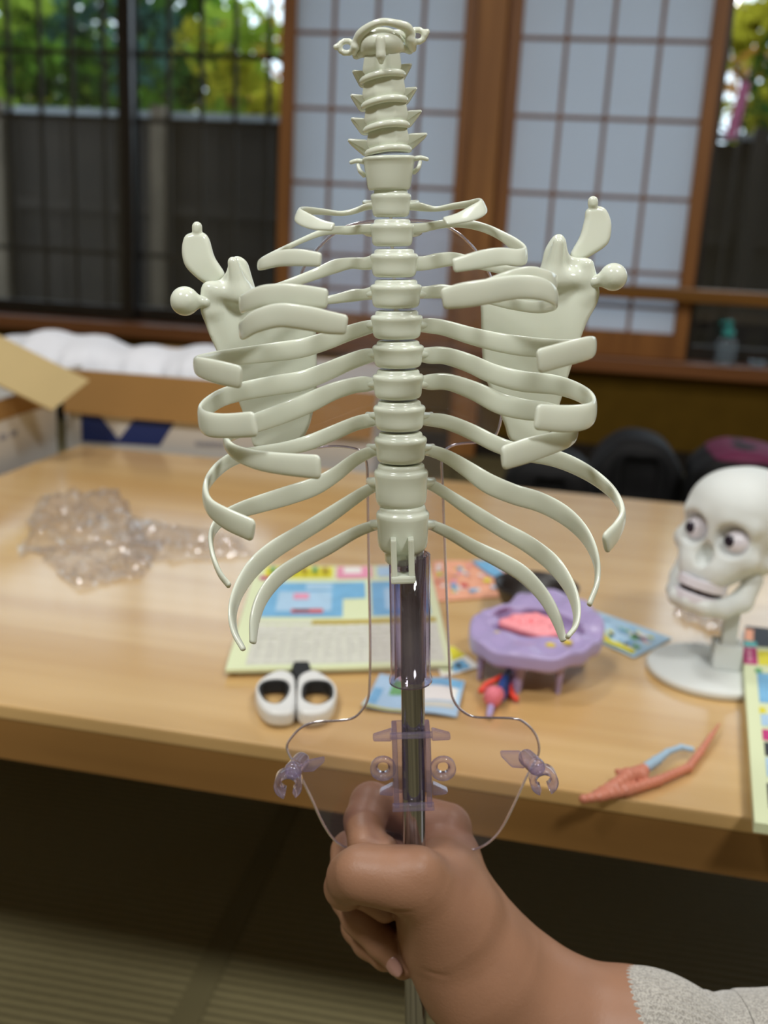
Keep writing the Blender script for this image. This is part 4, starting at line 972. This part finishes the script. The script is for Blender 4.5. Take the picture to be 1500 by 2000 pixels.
for y0, y1, x0, x1 in ((905, 992, 730, 837), (985, 1079, 734, 839)):
    ym = y0+(y1-y0)*.42
    vertebra(y0, y1, x0, x1, P10, parts=[process(x0+2, ym, -1, 10, dx=10), process(x1-2, ym, 1, 10, dx=10)], f=0.0005 if y0 > 950 else 0)
# slotted peg under the last vertebra
b = bmesh.new()
A_, B2, C2, D2 = L(765, 1064, .012), L(811, 1064, .012), L(811, 1136, .012), L(765, 1136, .012)
wx = (B2-A_)[0]; hz = (A_-D2)[2]; x0 = D2[0]; z0 = D2[2]; y_ = -.014
box(b, (x0, y_, z0), (x0+wx*.26, y_+.006, z0+hz*1.15), 0, .0007); box(b, (x0+wx*.74, y_, z0), (x0+wx, y_+.006, z0+hz*1.15), 0, .0007)
box(b, (x0-.0003, y_-.0006, z0-.0005), (x0+wx+.0003, y_+.007, z0+hz*.17), 0, .0009); box(b, (x0+wx*.2, y_+.0075, z0+hz*.3), (x0+wx*.8, y_+.0095, z0+hz*1.1), 0)
bm_ob('slotted_peg', b, BONE, skel)
v, f = lathe([(.004, -.0035), (.0068, -.0035), (.0076, -.0025), (.0078, .004), (.006, .006)], 32)
q = L(786, 1082, 0.0); mesh_ob('lower_collar', [(a+q[0], b_+q[1], c+q[2]) for a, b_, c in v], f, BONE, skel)

# ---- neck: collar-shaped vertebra, then the ringed ones
PC7 = [(0, .62), (0, .86), (.015, .95), (.05, 1.0), (.10, 1.0), (.13, .965), (.30, .93), (.6, .865), (.9, .815), (.95, .79), (1.0, .76), (1.0, .5)]
ears = []
for s, x, y in ((-1, 706, 318), (1, 814, 312)):
    k = pxm(x, y)
    P = [L(x-s*4, y-2, 0), L(x+s*8, y-4, .001), L(x+s*20, y-1, .0005)]; ears.append(tube(catmull(P, 5), np.linspace(5, 3.8, 11)*k, 10))
    P = [L(x-s*5, y+24, 0), L(x+s*3, y+16, .002), L(x+s*7, y+4, .001)]; ears.append(tube(catmull(P, 5), np.linspace(5, 3.5, 11)*k, 10))
vertebra(305, 371, 707, 813, PC7, parts=ears, sy=.8, tilt=.02)
PBODY = [(0, .5), (0, .88), (.3, .94), (.62, 1.0), (.78, .985), (.9, .90), (1.0, .72), (1.0, .5)]
PDISC = [(0, .3), (0, .90), (.2, .97), (.5, 1.0), (.8, .97), (1.0, .88), (1.0, .3)]
def cerv(disc, body, wl, wr, til):
    """disc: (y0,y1,x0,x1) flange, body: (y0,y1,x0,x1); wl, wr: wing tips"""
    pp = []
    for (tx, ty), s, bx in ((wl, -1, body[2]), (wr, 1, body[3])):
        # wing: a thin wedge from the body's back side out to a point
        yA, yB = ty-2, ty+34
        pts = [(bx-s*18, ty+8, -.004), (bx-s*2, ty-2+4, -.004), (tx, ty, -.006), (tx-s*4, ty+9, -.006), (bx+s*2, ty+36, -.006), (bx-s*16, ty+34, -.005)]
        a_ = [L(*p) for p in pts]; b_ = [p+np.array([0, .0045, 0]) for p in a_]; n = len(a_)
        vs = a_+b_; fs = [tuple(range(n)), tuple(range(2*n-1, n-1, -1))]+[(i, (i+1) % n, (i+1) % n+n, i+n)[::-1] for i in range(n)]
        bmw = bmesh.new(); prism(bmw, a_, (0, .0045, 0)); bmesh.ops.bevel(bmw, geom=list(bmw.edges), offset=.0012, segments=3, affect='EDGES', profile=.5)
        bmw.verts.index_update(); pp.append(([tuple(x.co) for x in bmw.verts], [tuple(x.index for x in fc.verts) for fc in bmw.faces])); bmw.free()
    # eight-sided barrel body
    y0, y1, x0, x1 = body
    o, bot, ax, hw, H_ = vertebra(y0, y1, x0, x1, PBODY, parts=pp, sy=.72, tilt=til, octo=.9)
    # flange ring: slightly arched disc
    y0, y1, x0, x1 = disc; cx = (x0+x1)/2; top = L(cx, y0, .001); bt_ = L(cx, y1, .001); hw = (x1-x0)/2*pxm(cx, y0)
    hgt = 13*pxm(cx, y0); ctr = (top+bt_)/2
    v, f_ = lathe([(r*hw, (.5-t)*hgt) for t, r in PDISC][::-1], 44, 1, .78)
    v = np.array(v); v[:, 2] += v[:, 0]*math.tan(til)-((v[:, 0]/hw)**2-.4)*hgt*.4
    mesh_ob('disc', v+ctr, f_, BONE, o)
cerv((284, 303, 711, 805), (247, 292, 714, 801), (677, 270), (837, 258), .06)
cerv((237, 257, 708, 801), (198, 246, 709, 799), (683, 228), (826, 213), .09)
cerv((188, 210, 704, 798), (149, 198, 705, 794), (682, 182), (817, 168), .11)
cerv((139, 160, 701, 793), (101, 148, 706, 786), (686, 135), (807, 122), .12)
# second neck vertebra: dome with the tooth peg, in millimetres
def mm(px, py, f=0.0): return L(px, py, f)*1000
k1 = pxm(745, 90)*1000
def faxis(X, Y, Z):
    a_ = mm(744, 86, 0); d = d_ell(X, Y, Z, a_, (44*k1, 8.0, 30*k1))
    d = smin(d, d_cone(X, Y, Z, mm(714, 98, .001), mm(779, 92, .001), 7*k1, 7*k1), 2)
    for s, x, y in ((-1, 696, 108), (1, 800, 98)): d = smin(d, d_cone(X, Y, Z, mm(x-s*22, y-14, -.002), mm(x, y, -.003), 11*k1, 8*k1), 2)
    # flange below
    for i in range(8):
        u0, u1 = i/8, (i+1)/8
        p0 = mm(702+u0*86, 106-u0*10-14*math.sin(PI*u0)**.8, .006*math.sin(PI*u0)); p1 = mm(702+u1*86, 106-u1*10-14*math.sin(PI*u1)**.8, .006*math.sin(PI*u1))
        d = smin(d, d_cone(X, Y, Z, p0, p1, 5.5*k1, 5.5*k1), .5)
    return d
v, f = sdf_mesh(faxis, mm(690, 130, 0)-np.array([3, 12, 3]), mm(812, 50, 0)+np.array([3, 12, 3]), .45); ax_o = mesh_ob('vertebra', v, f, BONE, skel)
pa, pb = mm(743, 78, .0095), mm(744, 108, .0095)
v, f = sdf_mesh(lambda X, Y, Z: smin(d_cone(X, Y, Z, pa, pb, 9.5*k1, 9*k1), d_cone(X, Y, Z, pb, pb-np.array([0, -2, 2]), 8*k1, 5*k1), 1), np.minimum(pa, pb)-5, np.maximum(pa, pb)+5, .4); mesh_ob('tooth_peg', v, f, BONE, ax_o)
# atlas ring
def fatlas(X, Y, Z):
    d = None
    pts = [(698, 84, .001, 11), (706, 66, .004, 10), (726, 50, .007, 7.5), (748, 43, .008, 7), (772, 46, .007, 7.5), (794, 54, .004, 9.5), (802, 68, .001, 10)]
    pts = catmull(pts, 5)
    for a_, b_ in zip(pts[:-1], pts[1:]):
        q = d_cone(X, Y, Z, mm(*a_[:3]), mm(*b_[:3]), a_[3]*k1, b_[3]*k1); d = q if d is None else np.minimum(d, q)
    back = [(698, 86, -.002, 9), (710, 76, -.012, 8), (748, 66, -.016, 8), (786, 66, -.012, 8), (802, 70, -.002, 9)]
    for a_, b_ in zip(back[:-1], back[1:]): d = smin(d, d_cone(X, Y, Z, mm(*a_[:3]), mm(*b_[:3]), a_[3]*k1, b_[3]*k1), .8)
    for s, cx_, cy_, tx, ty in ((-1, 677, 92, 656, 92), (1, 815, 70, 834, 62)):
        loop = [(cx_+14*math.cos(a), cy_+12*math.sin(a)) for a in np.linspace(0, 2*PI, 11)]
        for a_, b_ in zip(loop[:-1], loop[1:]): d = smin(d, d_cone(X, Y, Z, mm(a_[0], a_[1], 0), mm(b_[0], b_[1], 0), 5.3*k1, 5.3*k1), .3)
        d = smin(d, d_cone(X, Y, Z, mm(cx_+s*15, cy_-2, 0), mm(tx, ty, 0), 6*k1, 5.5*k1), .6)
    d = smin(d, d_cone(X, Y, Z, mm(800, 78, .002), mm(806, 94, -.002), 9*k1, 8*k1), 1)
    d = smin(d, d_cone(X, Y, Z, mm(694, 92, .002), mm(692, 104, -.002), 9*k1, 6*k1), 1)
    return d
v, f = sdf_mesh(fatlas, mm(645, 120, 0)-np.array([2, 12, 2]), mm(845, 30, 0)+np.array([2, 20, 2]), .4); mesh_ob('vertebra', v, f, BONE, skel)

# ---- shoulder blades
FS = -0.026
def blade(poly, ball, ball_r, neck, paddle, peg, lumps, side):
    P = [mm(x, y, FS)[[0, 2]] for x, y in poly]; P2 = closed_smooth([tuple(p) for p in P], 5)
    lo_ = np.min(np.array(P2), axis=0); hi_ = np.max(np.array(P2), axis=0); y0 = -FS*1000
    cx_, cz_ = (lo_+hi_)/2; k = pxm(*ball)*1000
    def fb(X, Y, Z):
        mid = y0-2.5*((X-cx_)/20)*side*1.2+0.9*np.sin(Z*.10)+.8*np.sin(X*.12+Z*.05)
        d = d_slab(X, Z, Y, P2, mid, 1.9, 1.4)
        for (a_, b_, ra, rb, fa, fb_) in lumps:
            d = smin(d, d_cone(X, Y, Z, mm(a_[0], a_[1], fa), mm(b_[0], b_[1], fb_), ra*k, rb*k), 4)
        return d
    v, f = sdf_mesh(fb, (lo_[0]-3, y0-16, lo_[1]-3), (hi_[0]+3, y0+9, hi_[1]+6), .8)
    o = mesh_ob('shoulder_blade', v, f, BONE, skel)
    c = mm(*ball, FS+.008); n0 = mm(*neck, FS+.006)
    def fball(X, Y, Z): return smin(d_sph(X, Y, Z, c, ball_r*k), d_cone(X, Y, Z, c, n0, 10*k, 13*k), 2.0)
    v, f = sdf_mesh(fball, np.minimum(c, n0)-9, np.maximum(c, n0)+9, .5); mesh_ob('ball_joint', v, f, BONE, o)
    Q = closed_smooth([tuple(mm(x, y, FS-.004)[[0, 2]]) for x, y in paddle], 5); lo_ = np.min(np.array(Q), axis=0); hi_ = np.max(np.array(Q), axis=0)
    def fp(X, Y, Z):
        d = d_slab(X, Z, Y, Q, y0+4+1.2*np.sin(Z*.15), 2.6, 2.2)
        a_ = mm(peg[0], peg[1], FS-.004); b_ = mm(peg[2], peg[3], FS-.004)
        return smin(d, d_cone(X, Y, Z, a_, b_, 10.5*k, 10.5*k), .8)
    v, f = sdf_mesh(fp, (lo_[0]-2, y0-4, lo_[1]-2), (hi_[0]+2, y0+12, hi_[1]+7), .6); mesh_ob('collar_bone_stub', v, f, BONE, o)
    return o
blade([(402, 556), (426, 550), (442, 532), (448, 512), (462, 500), (482, 512), (494, 548), (512, 590), (560, 600), (612, 600), (617, 660), (618, 740), (612, 800), (596, 850), (565, 870), (502, 872), (488, 838), (462, 770), (428, 688), (408, 640), (398, 596)],
      (361, 588), 29.5, (402, 590), [(357, 473), (366, 457), (394, 454), (408, 466), (420, 502), (440, 536), (428, 556), (404, 556), (368, 526), (357, 500)], (385, 450, 385, 443),
      [((455, 512), (470, 575), 11, 22, FS+.006, FS+.004), ((410, 566), (412, 604), 13, 15, FS+.005, FS+.004), ((425, 610), (470, 700), 17, 12, FS+.002, FS), ((470, 575), (425, 570), 20, 14, FS+.004, FS+.004)], -1)
blade([(1160, 560), (1150, 520), (1140, 506), (1114, 500), (1107, 486), (1104, 468), (1094, 457), (1080, 462), (1064, 488), (1056, 520), (1040, 560), (1000, 585), (946, 590), (941, 620), (944, 700), (952, 745), (966, 780), (986, 830), (1000, 862), (1050, 862), (1076, 838), (1098, 770), (1118, 700), (1140, 630), (1160, 590)],
      (1198, 541), 28, (1160, 550), [(1148, 408), (1178, 404), (1192, 426), (1193, 452), (1184, 478), (1152, 500), (1128, 512), (1112, 500), (1132, 462), (1142, 430)], (1158, 398, 1158, 393),
      [((1091, 474), (1080, 545), 11, 22, FS+.006, FS+.004), ((1148, 518), (1152, 570), 12, 16, FS+.005, FS+.004), ((1140, 590), (1110, 660), 18, 12, FS+.002, FS), ((1080, 545), (1140, 545), 20, 14, FS+.004, FS+.004)], 1)

# ---- clear sheet stand
PF = lambda y: -0.040+(y-430)*(0.0235/1238)
outline = [(560, 1462), (572, 1438), (592, 1420), (620, 1411), (676, 1407), (700, 1396), (718, 1368), (722, 1330), (723, 1250), (720, 1100), (718, 960), (716, 905), (706, 884), (690, 876), (650, 872), (600, 876), (570, 866),
           (566, 820), (560, 720), (566, 620), (590, 530), (615, 492), (650, 458), (690, 438), (740, 431), (800, 430), (850, 434), (882, 447), (912, 470), (945, 512), (968, 570), (984, 660), (986, 760), (976, 832), (960, 858), (930, 864), (892, 868), (872, 878), (863, 896),
           (865, 960), (870, 1100), (876, 1250), (880, 1340), (888, 1372), (906, 1392), (932, 1402), (1000, 1404), (1024, 1412), (1044, 1432), (1053, 1456), (1050, 1480), (1030, 1516), (1004, 1572), (978, 1622), (950, 1650), (915, 1663), (860, 1668), (760, 1668), (700, 1664), (660, 1648), (632, 1612), (606, 1556), (578, 1500)]
O3 = closed_smooth([tuple(L(x, y, PF(y))) for x, y in outline], 4)
b = bmesh.new(); th = 0.0011
va = [b.verts.new(tuple(p)) for p in O3]; vb = [b.verts.new((p[0], p[1]+th, p[2])) for p in O3]
from mathutils.geometry import tessellate_polygon
n = len(va)
for tri in tessellate_polygon([[Vector((p[0], p[2], 0)) for p in O3]]):
    b.faces.new([va[k] for k in tri]); b.faces.new([vb[k] for k in tri[::-1]])
for i in range(n):
    q = b.faces.new([va[(i+1) % n], va[i], vb[i], vb[(i+1) % n]]); q.material_index = 1; q.smooth = True
bmesh.ops.recalc_face_normals(b, faces=list(b.faces))
bm_ob('clear_stand_plate', b, None, skel, mats=[PLATE, EDGE])
# rounded bead along the edge of the plate
idx = list(range(len(O3)))
R_ = [np.array(p)+np.array([0, th/2, 0]) for p in O3]; R_.append(R_[0])
v, f = tube(np.array(R_), 0.0006, 8, up=(0, 1, 0)); tag(mesh_ob('plate_rim', v, f, EDGE, skel), label='rounded clear edge')

# ---- pole with holder, bracket and clips
pt_, pb_ = L(804, 1050, 0), L(813, 2120, 0)
v, f = tube([pt_, pt_*.66+pb_*.34, pt_*.33+pb_*.67, pb_], 0.0053, 36, up=(0, 1, 0)); mesh_ob('pole', v, f, STEEL, skel)
HOLDER = clear('clear_tube_plastic', (0.95, 0.935, 0.965), haze=0.04, rough=0.04, glossy=1.6, hazecol=(226, 216, 244), edge=9.0)
def hollow(px, y0, y1, ro, ri, name, flange=None):
    a_ = L(px[0], y0, 0); b_ = L(px[1], y1, 0); H_ = np.linalg.norm(a_-b_); az = (a_-b_)/H_
    prof = [(ri, 0), (ro, 0), (ro, H_), (ri, H_)]
    if flange: prof = [(ri, 0), (ro*1.06, 0), (ro*1.06, .0012), (ro*.98, .004), (ro*.98, H_), (ri, H_)]
    v, f_ = [], []; seg = 44; n = len(prof)
    X_ = np.array([1.0, 0, 0]); Y_ = np.cross(az, X_)
    for r, z in prof:
        for j in range(seg):
            a = 2*PI*j/seg; v.append(b_+X_*r*math.cos(a)+Y_*r*math.sin(a)+az*z)
    for i in range(n):
        for j in range(seg): k = (j+1) % seg; i2 = (i+1) % n; f_.append((i*seg+j, i*seg+k, i2*seg+k, i2*seg+j))
    return mesh_ob(name, v, f_, HOLDER, skel)
kk = pxm(800, 1300)
hollow((800, 802), 1084, 1330, 40*kk, 31*kk, 'pole_holder', True)
def vbox(px0, py0, px1, py1, f0, f1, name, parent=skel, bev=.0006):
    a_ = L(px0, py1, 0); c_ = L(px1, py0, 0)
    return box_ob(name, (a_[0], -f0, a_[2]), (c_[0], -f1, c_[2]), VIOLET, parent, bev=bev)
br = bmesh.new()
a_ = L(766, 1567, 0); c_ = L(843, 1415, 0); zt_ = c_[2]; zb_ = a_[2]; xl, xr2 = a_[0], c_[0]; s_ = .0026
for z0_, z1_ in ((zb_, zb_+.0035), (zt_-.0025, zt_)):
    box(br, (xl, -.0085, z0_), (xr2, -.0062, z1_), 0, .0004)
box(br, (xl+.0008, -.0075, zb_+.001), (xl+s_+.0006, .007, zt_-.001), 0, .0005); box(br, (xr2-s_-.0006, -.0075, zb_+.001), (xr2-.0008, .007, zt_-.001), 0, .0005)
box(br, (xl+.001, .0060, zb_+.001), (xr2-.001, .0075, zt_-.001), 0, .0004)
brk = bm_ob('pole_bracket', br, VIOLET, skel)
for pts in ([(766, 1428), (766, 1449), (729, 1449), (728, 1440)], [(843, 1427), (843, 1448), (880, 1446), (880, 1437)], [(768, 1534), (768, 1556), (740, 1553), (743, 1547)], [(845, 1532), (845, 1555), (873, 1552), (875, 1546)]):
    b = bmesh.new(); prism(b, [L(x, y, .004) for x, y in pts], (0, .004, 0)); bmesh.ops.bevel(b, geom=list(b.edges), offset=.0004, segments=2, affect='EDGES'); bm_ob('wing', b, VIOLET, brk)
def ringmesh(cx_, cy_, ro, ri, f0, f1, a0=0, a1=2*PI, name='screw_ring', parent=None, lip=0):
    c = L(cx_, cy_, 0); k = pxm(cx_, cy_); full = abs(a1-a0-2*PI) < 1e-3; n = 40; vs = []; fs = []
    prof = [(ri, f0), (ri+lip, f1-.001), (ro-1.5, f1), (ro, f1-.0006), (ro, f0+.0006), (ro-1.5, f0)]
    for i in range(n if full else n+1):
        a = a0+(a1-a0)*i/n
        for r, ff in prof: vs.append((c[0]+r*k*math.cos(a), -ff, c[2]+r*k*math.sin(a)))
    m_ = len(prof); tot = n if full else n+1
    for i in range(n):
        i2 = (i+1) % tot
        for j in range(m_): j2 = (j+1) % m_; fs.append((i*m_+j, i2*m_+j, i2*m_+j2, i*m_+j2))
    if not full: fs += [tuple(range(m_))[::-1], tuple((tot-1)*m_+j for j in range(m_))]
    return mesh_ob(name, vs, fs, VIOLET, parent)
for cx_, cy_ in ((748, 1497), (865, 1497)): ringmesh(cx_, cy_, 25, 10, 0, .0035, parent=brk, lip=5)
for s, rc, bc, bl in ((-1, (566, 1512), (588, 1486), [(596, 1490), (634, 1482), (634, 1489), (612, 1508), (586, 1509)]), (1, (1056, 1505), (1029, 1480), [(1018, 1471), (978, 1471), (978, 1478), (1000, 1500), (1026, 1502)])):
    b = bmesh.new(); prism(b, [L(x, y, -.003) for x, y in bl], (0, .003, 0)); bmesh.ops.bevel(b, geom=list(b.edges), offset=.0004, segments=2, affect='EDGES'); clip = bm_ob('clip', b, VIOLET, skel)
    v, f = tube(catmull([L(bc[0], bc[1], -.008), L((rc[0]+bc[0])/2, (rc[1]+bc[1])/2, .002), L(rc[0]*.7+bc[0]*.3, rc[1]*.7+bc[1]*.3, .007)], 5), 17*pxm(*bc), 24); mesh_ob('barrel', v, f, VIOLET, clip)
    ringmesh(rc[0], rc[1], 27, 16, .004, .012, math.radians(-60), math.radians(250), 'snap_hook', clip)

# =================================================================== THE HAND HOLDING THE POLE
person = thing('person', 'hand and forearm in a grey knit sleeve gripping the steel pole', 'person', matrix=SM)
def fhand(X, Y, Z):
    def cap(a_, b_):
        ka = pxm(a_[0], a_[1], a_[2])*1000; kb = pxm(b_[0], b_[1], b_[2])*1000
        return d_cone(X, Y, Z, mm(*a_[:3]), mm(*b_[:3]), a_[3]*ka, b_[3]*kb)
    def ch(pts, k=1.5):
        d = None
        for a_, b_ in zip(pts[:-1], pts[1:]):
            q = cap(a_, b_); d = q if d is None else smin(d, q, k)
        return d
    # palm, wrist, forearm
    palm = ch([(858, 1712, -.004, 62), (868, 1765, -.002, 78), (888, 1822, -.002, 96), (938, 1900, 0, 112), (1040, 1995, 0, 118), (1225, 2034, 0, 126), (1300, 2055, .001, 112), (1380, 2075, .002, 105)], 14)
    palm = smin(palm, ch([(866, 1628, -.034, 44), (876, 1690, -.032, 46), (912, 1790, -.026, 58), (975, 1890, -.020, 80), (1055, 1965, -.010, 94)], 14), 20)
    palm = smin(palm, ch([(884, 1672, -.028, 34), (872, 1720, -.012, 56)], 6), 12)
    # thumb across the front
    thumb = ch([(880, 1800, .006, 84), (812, 1722, .014, 63), (778, 1716, .016, 57), (742, 1711, .016, 53), (706, 1706, .014, 51), (688, 1713, .008, 46), (676, 1733, .000, 39), (676, 1745, -.006, 33)], 5)
    thumb = smin(thumb, cap((816, 1697, .018, 36), (806, 1716, .018, 38)), 6)
    d = smin(palm, thumb, 9)
    fingers = [
        [(872, 1618, -.036, 50), (800, 1590, -.044, 40), (725, 1570, -.034, 41), (712, 1604, -.024, 40), (716, 1646, -.014, 36), (748, 1660, -.010, 30)],
        [(895, 1680, -.036, 44), (800, 1660, -.046, 40), (688, 1664, -.034, 41), (682, 1700, -.022, 38), (712, 1742, -.008, 32), (752, 1775, -.004, 27)],
        [(905, 1740, -.034, 42), (800, 1730, -.044, 38), (684, 1752, -.028, 38), (704, 1792, -.014, 37), (748, 1842, -.004, 32), (786, 1890, .001, 23)],
        [(915, 1800, -.030, 40), (820, 1800, -.040, 36), (704, 1808, -.030, 37), (722, 1838, -.020, 34), (752, 1866, -.012, 28), (776, 1872, -.008, 24)],
    ]
    for fp in fingers:
        q = ch(fp, 2.2)
        d = np.where(q < d-1e9, q, smin(d, q, 0.9))
    # knuckle creases at the thumb joint and wrist
    for (a_, b_) in (((768, 1776, .027), (800, 1784, .030)), ((775, 1800, .027), (812, 1806, .030)), ((822, 1898, .022), (880, 1912, .028))):
        d = smax(d, -d_cone(X, Y, Z, mm(*a_), mm(*b_), .8, .5), 1.6)
    return d
lo_ = np.minimum.reduce([mm(630, 2080, 0), mm(630, 1500, 0), mm(1400, 2080, 0)]); hi_ = np.maximum.reduce([mm(640, 1500, 0), mm(1400, 1500, 0), mm(1400, 2080, 0)])
v, f = sdf_mesh(fhand, (lo_[0], -42, lo_[2]-24), (hi_[0], 62, hi_[2]), 0.95)
hand = mesh_ob('hand', v, f, SKIN, person)
sm = hand.modifiers.new('smooth', 'SMOOTH'); sm.factor = .5; sm.iterations = 4
# nails
def nail(c, n_dir, l_dir, w, l, h=.5):
    n_ = nrm(np.array(n_dir, float)); l_ = np.array(l_dir, float); l_ = nrm(l_-n_*np.dot(l_, n_)); s_ = np.cross(n_, l_)
    vs, fs = [], []; NU, NV = 10, 10
    for j in range(NV+1):
        for i in range(NU+1):
            u = i/NU*2-1; v_ = j/NV*2-1
            uu = u*(1-.55*abs(v_)**3); vs.append((c+s_*uu*w/2+l_*v_*l/2*(1-.12*u*u)+n_*(h-.9*u*u*w/6-.25*v_*v_))*.001)
    for j in range(NV):
        for i in range(NU): a = j*(NU+1)+i; fs.append((a, a+1, a+NU+2, a+NU+1))
    o = mesh_ob('fingernail', vs, fs, NAIL, hand); md = o.modifiers.new('thick', 'SOLIDIFY'); md.thickness = .0006; return o
c_ = mm(771, 1874, .0); q = mm(786, 1890, .001)-mm(748, 1842, -.004)
nail(c_+np.array([-1.0, -5.6, .3]), (-.45, -.85, .15), q, 8.0, 10.5, .3)
c_ = mm(676, 1737, -.002); nail(c_+np.array([-7.6, -1.2, .2]), (-.95, -.3, .05), (0, .3, -1), 8.5, 10, .3)

# sleeve: knitted cuff and arm
KNIT = bpy.data.materials.new('grey_melange_knit'); KNIT.use_nodes = True
nt = KNIT.node_tree; N = nt.nodes; Lk = nt.links; p = N['Principled BSDF']; tc = N.new('ShaderNodeTexCoord')
n1_ = N.new('ShaderNodeTexNoise'); n1_.inputs['Scale'].default_value = 900; Lk.new(tc.outputs['Object'], n1_.inputs['Vector'])
cr = N.new('ShaderNodeValToRGB'); cr.color_ramp.elements[0].position = .35; cr.color_ramp.elements[1].position = .65
cr.color_ramp.elements[0].color = (*s2l((140, 136, 130)), 1); cr.color_ramp.elements[1].color = (*s2l((182, 178, 170)), 1)
Lk.new(n1_.outputs[0], cr.inputs[0]); Lk.new(cr.outputs[0], p.inputs['Base Color']); p.inputs['Roughness'].default_value = 1; p.inputs['Sheen Weight'].default_value = .5
bp = N.new('ShaderNodeBump'); bp.inputs['Distance'].default_value = .0008; bp.inputs['Strength'].default_value = .7; Lk.new(n1_.outputs[0], bp.inputs['Height']); Lk.new(bp.outputs[0], p.inputs['Normal'])
def knit_tube(pts, name, ribs, amp, closed_in=True, wr=0.0):
    C = catmull([np.append(L(*q[:3]), q[3]*pxm(*q[:3])) for q in pts], 14); P = C[:, :3]; rad = C[:, 3]
    T = nrm(np.gradient(P, axis=0)); up = np.array([0, 0, 1.0]); N_ = nrm(up-T*(T@up)[:, None]); S_ = np.cross(T, N_); seg = 240; vs = []; fs = []
    n = len(P)
    for i in range(n):
        for j in range(seg):
            a = 2*PI*j/seg; r = rad[i]*(1+wr*(math.sin(a*3+i*.35)*.5+math.sin(a*2-i*.22)*.5+.6*math.sin(i*.55+2*math.sin(a))))+amp*(abs(math.cos(a*ribs/2))**.6-.6)
            if i < 3: r -= (.0022, .0006, 0)[i]+amp*(1, .6, .3)[i]*(abs(math.cos(a*ribs/2))**.6-.6)
            vs.append(P[i]+N_[i]*r*math.cos(a)+S_[i]*r*math.sin(a)*.92)
    for i in range(n-1):
        for j in range(seg): k = (j+1) % seg; fs.append((i*seg+j, (i+1)*seg+j, (i+1)*seg+k, i*seg+k))
    m0 = len(vs)
    for j in range(seg): a = 2*PI*j/seg; r = rad[0]-.006; vs.append(P[0]+T[0]*.006+N_[0]*r*math.cos(a)+S_[0]*r*math.sin(a)*.92)
    for j in range(seg): k = (j+1) % seg; fs.append((m0+j, j, k, m0+k))
    return vs, fs
v, f = knit_tube([(1214, 2034, .001, 134), (1232, 2035, .001, 142), (1270, 2044, .001, 144), (1320, 2066, .001, 139), (1345, 2078, .001, 130)], 'cuff', 64, .0011)
cuff = mesh_ob('ribbed_cuff', v, f, KNIT, person)
v, f = knit_tube([(1290, 2052, .001, 128), (1318, 2064, .001, 134), (1345, 2076, .001, 141), (1400, 2096, .001, 156), (1440, 2104, .001, 156), (1490, 2104, .001, 166), (1580, 2120, .002, 180), (1700, 2140, .004, 190)], 'sleeve', 40, .0002, wr=.018)
mesh_ob('sleeve', v, f, KNIT, person)
# fine fuzz of wool along the cuff
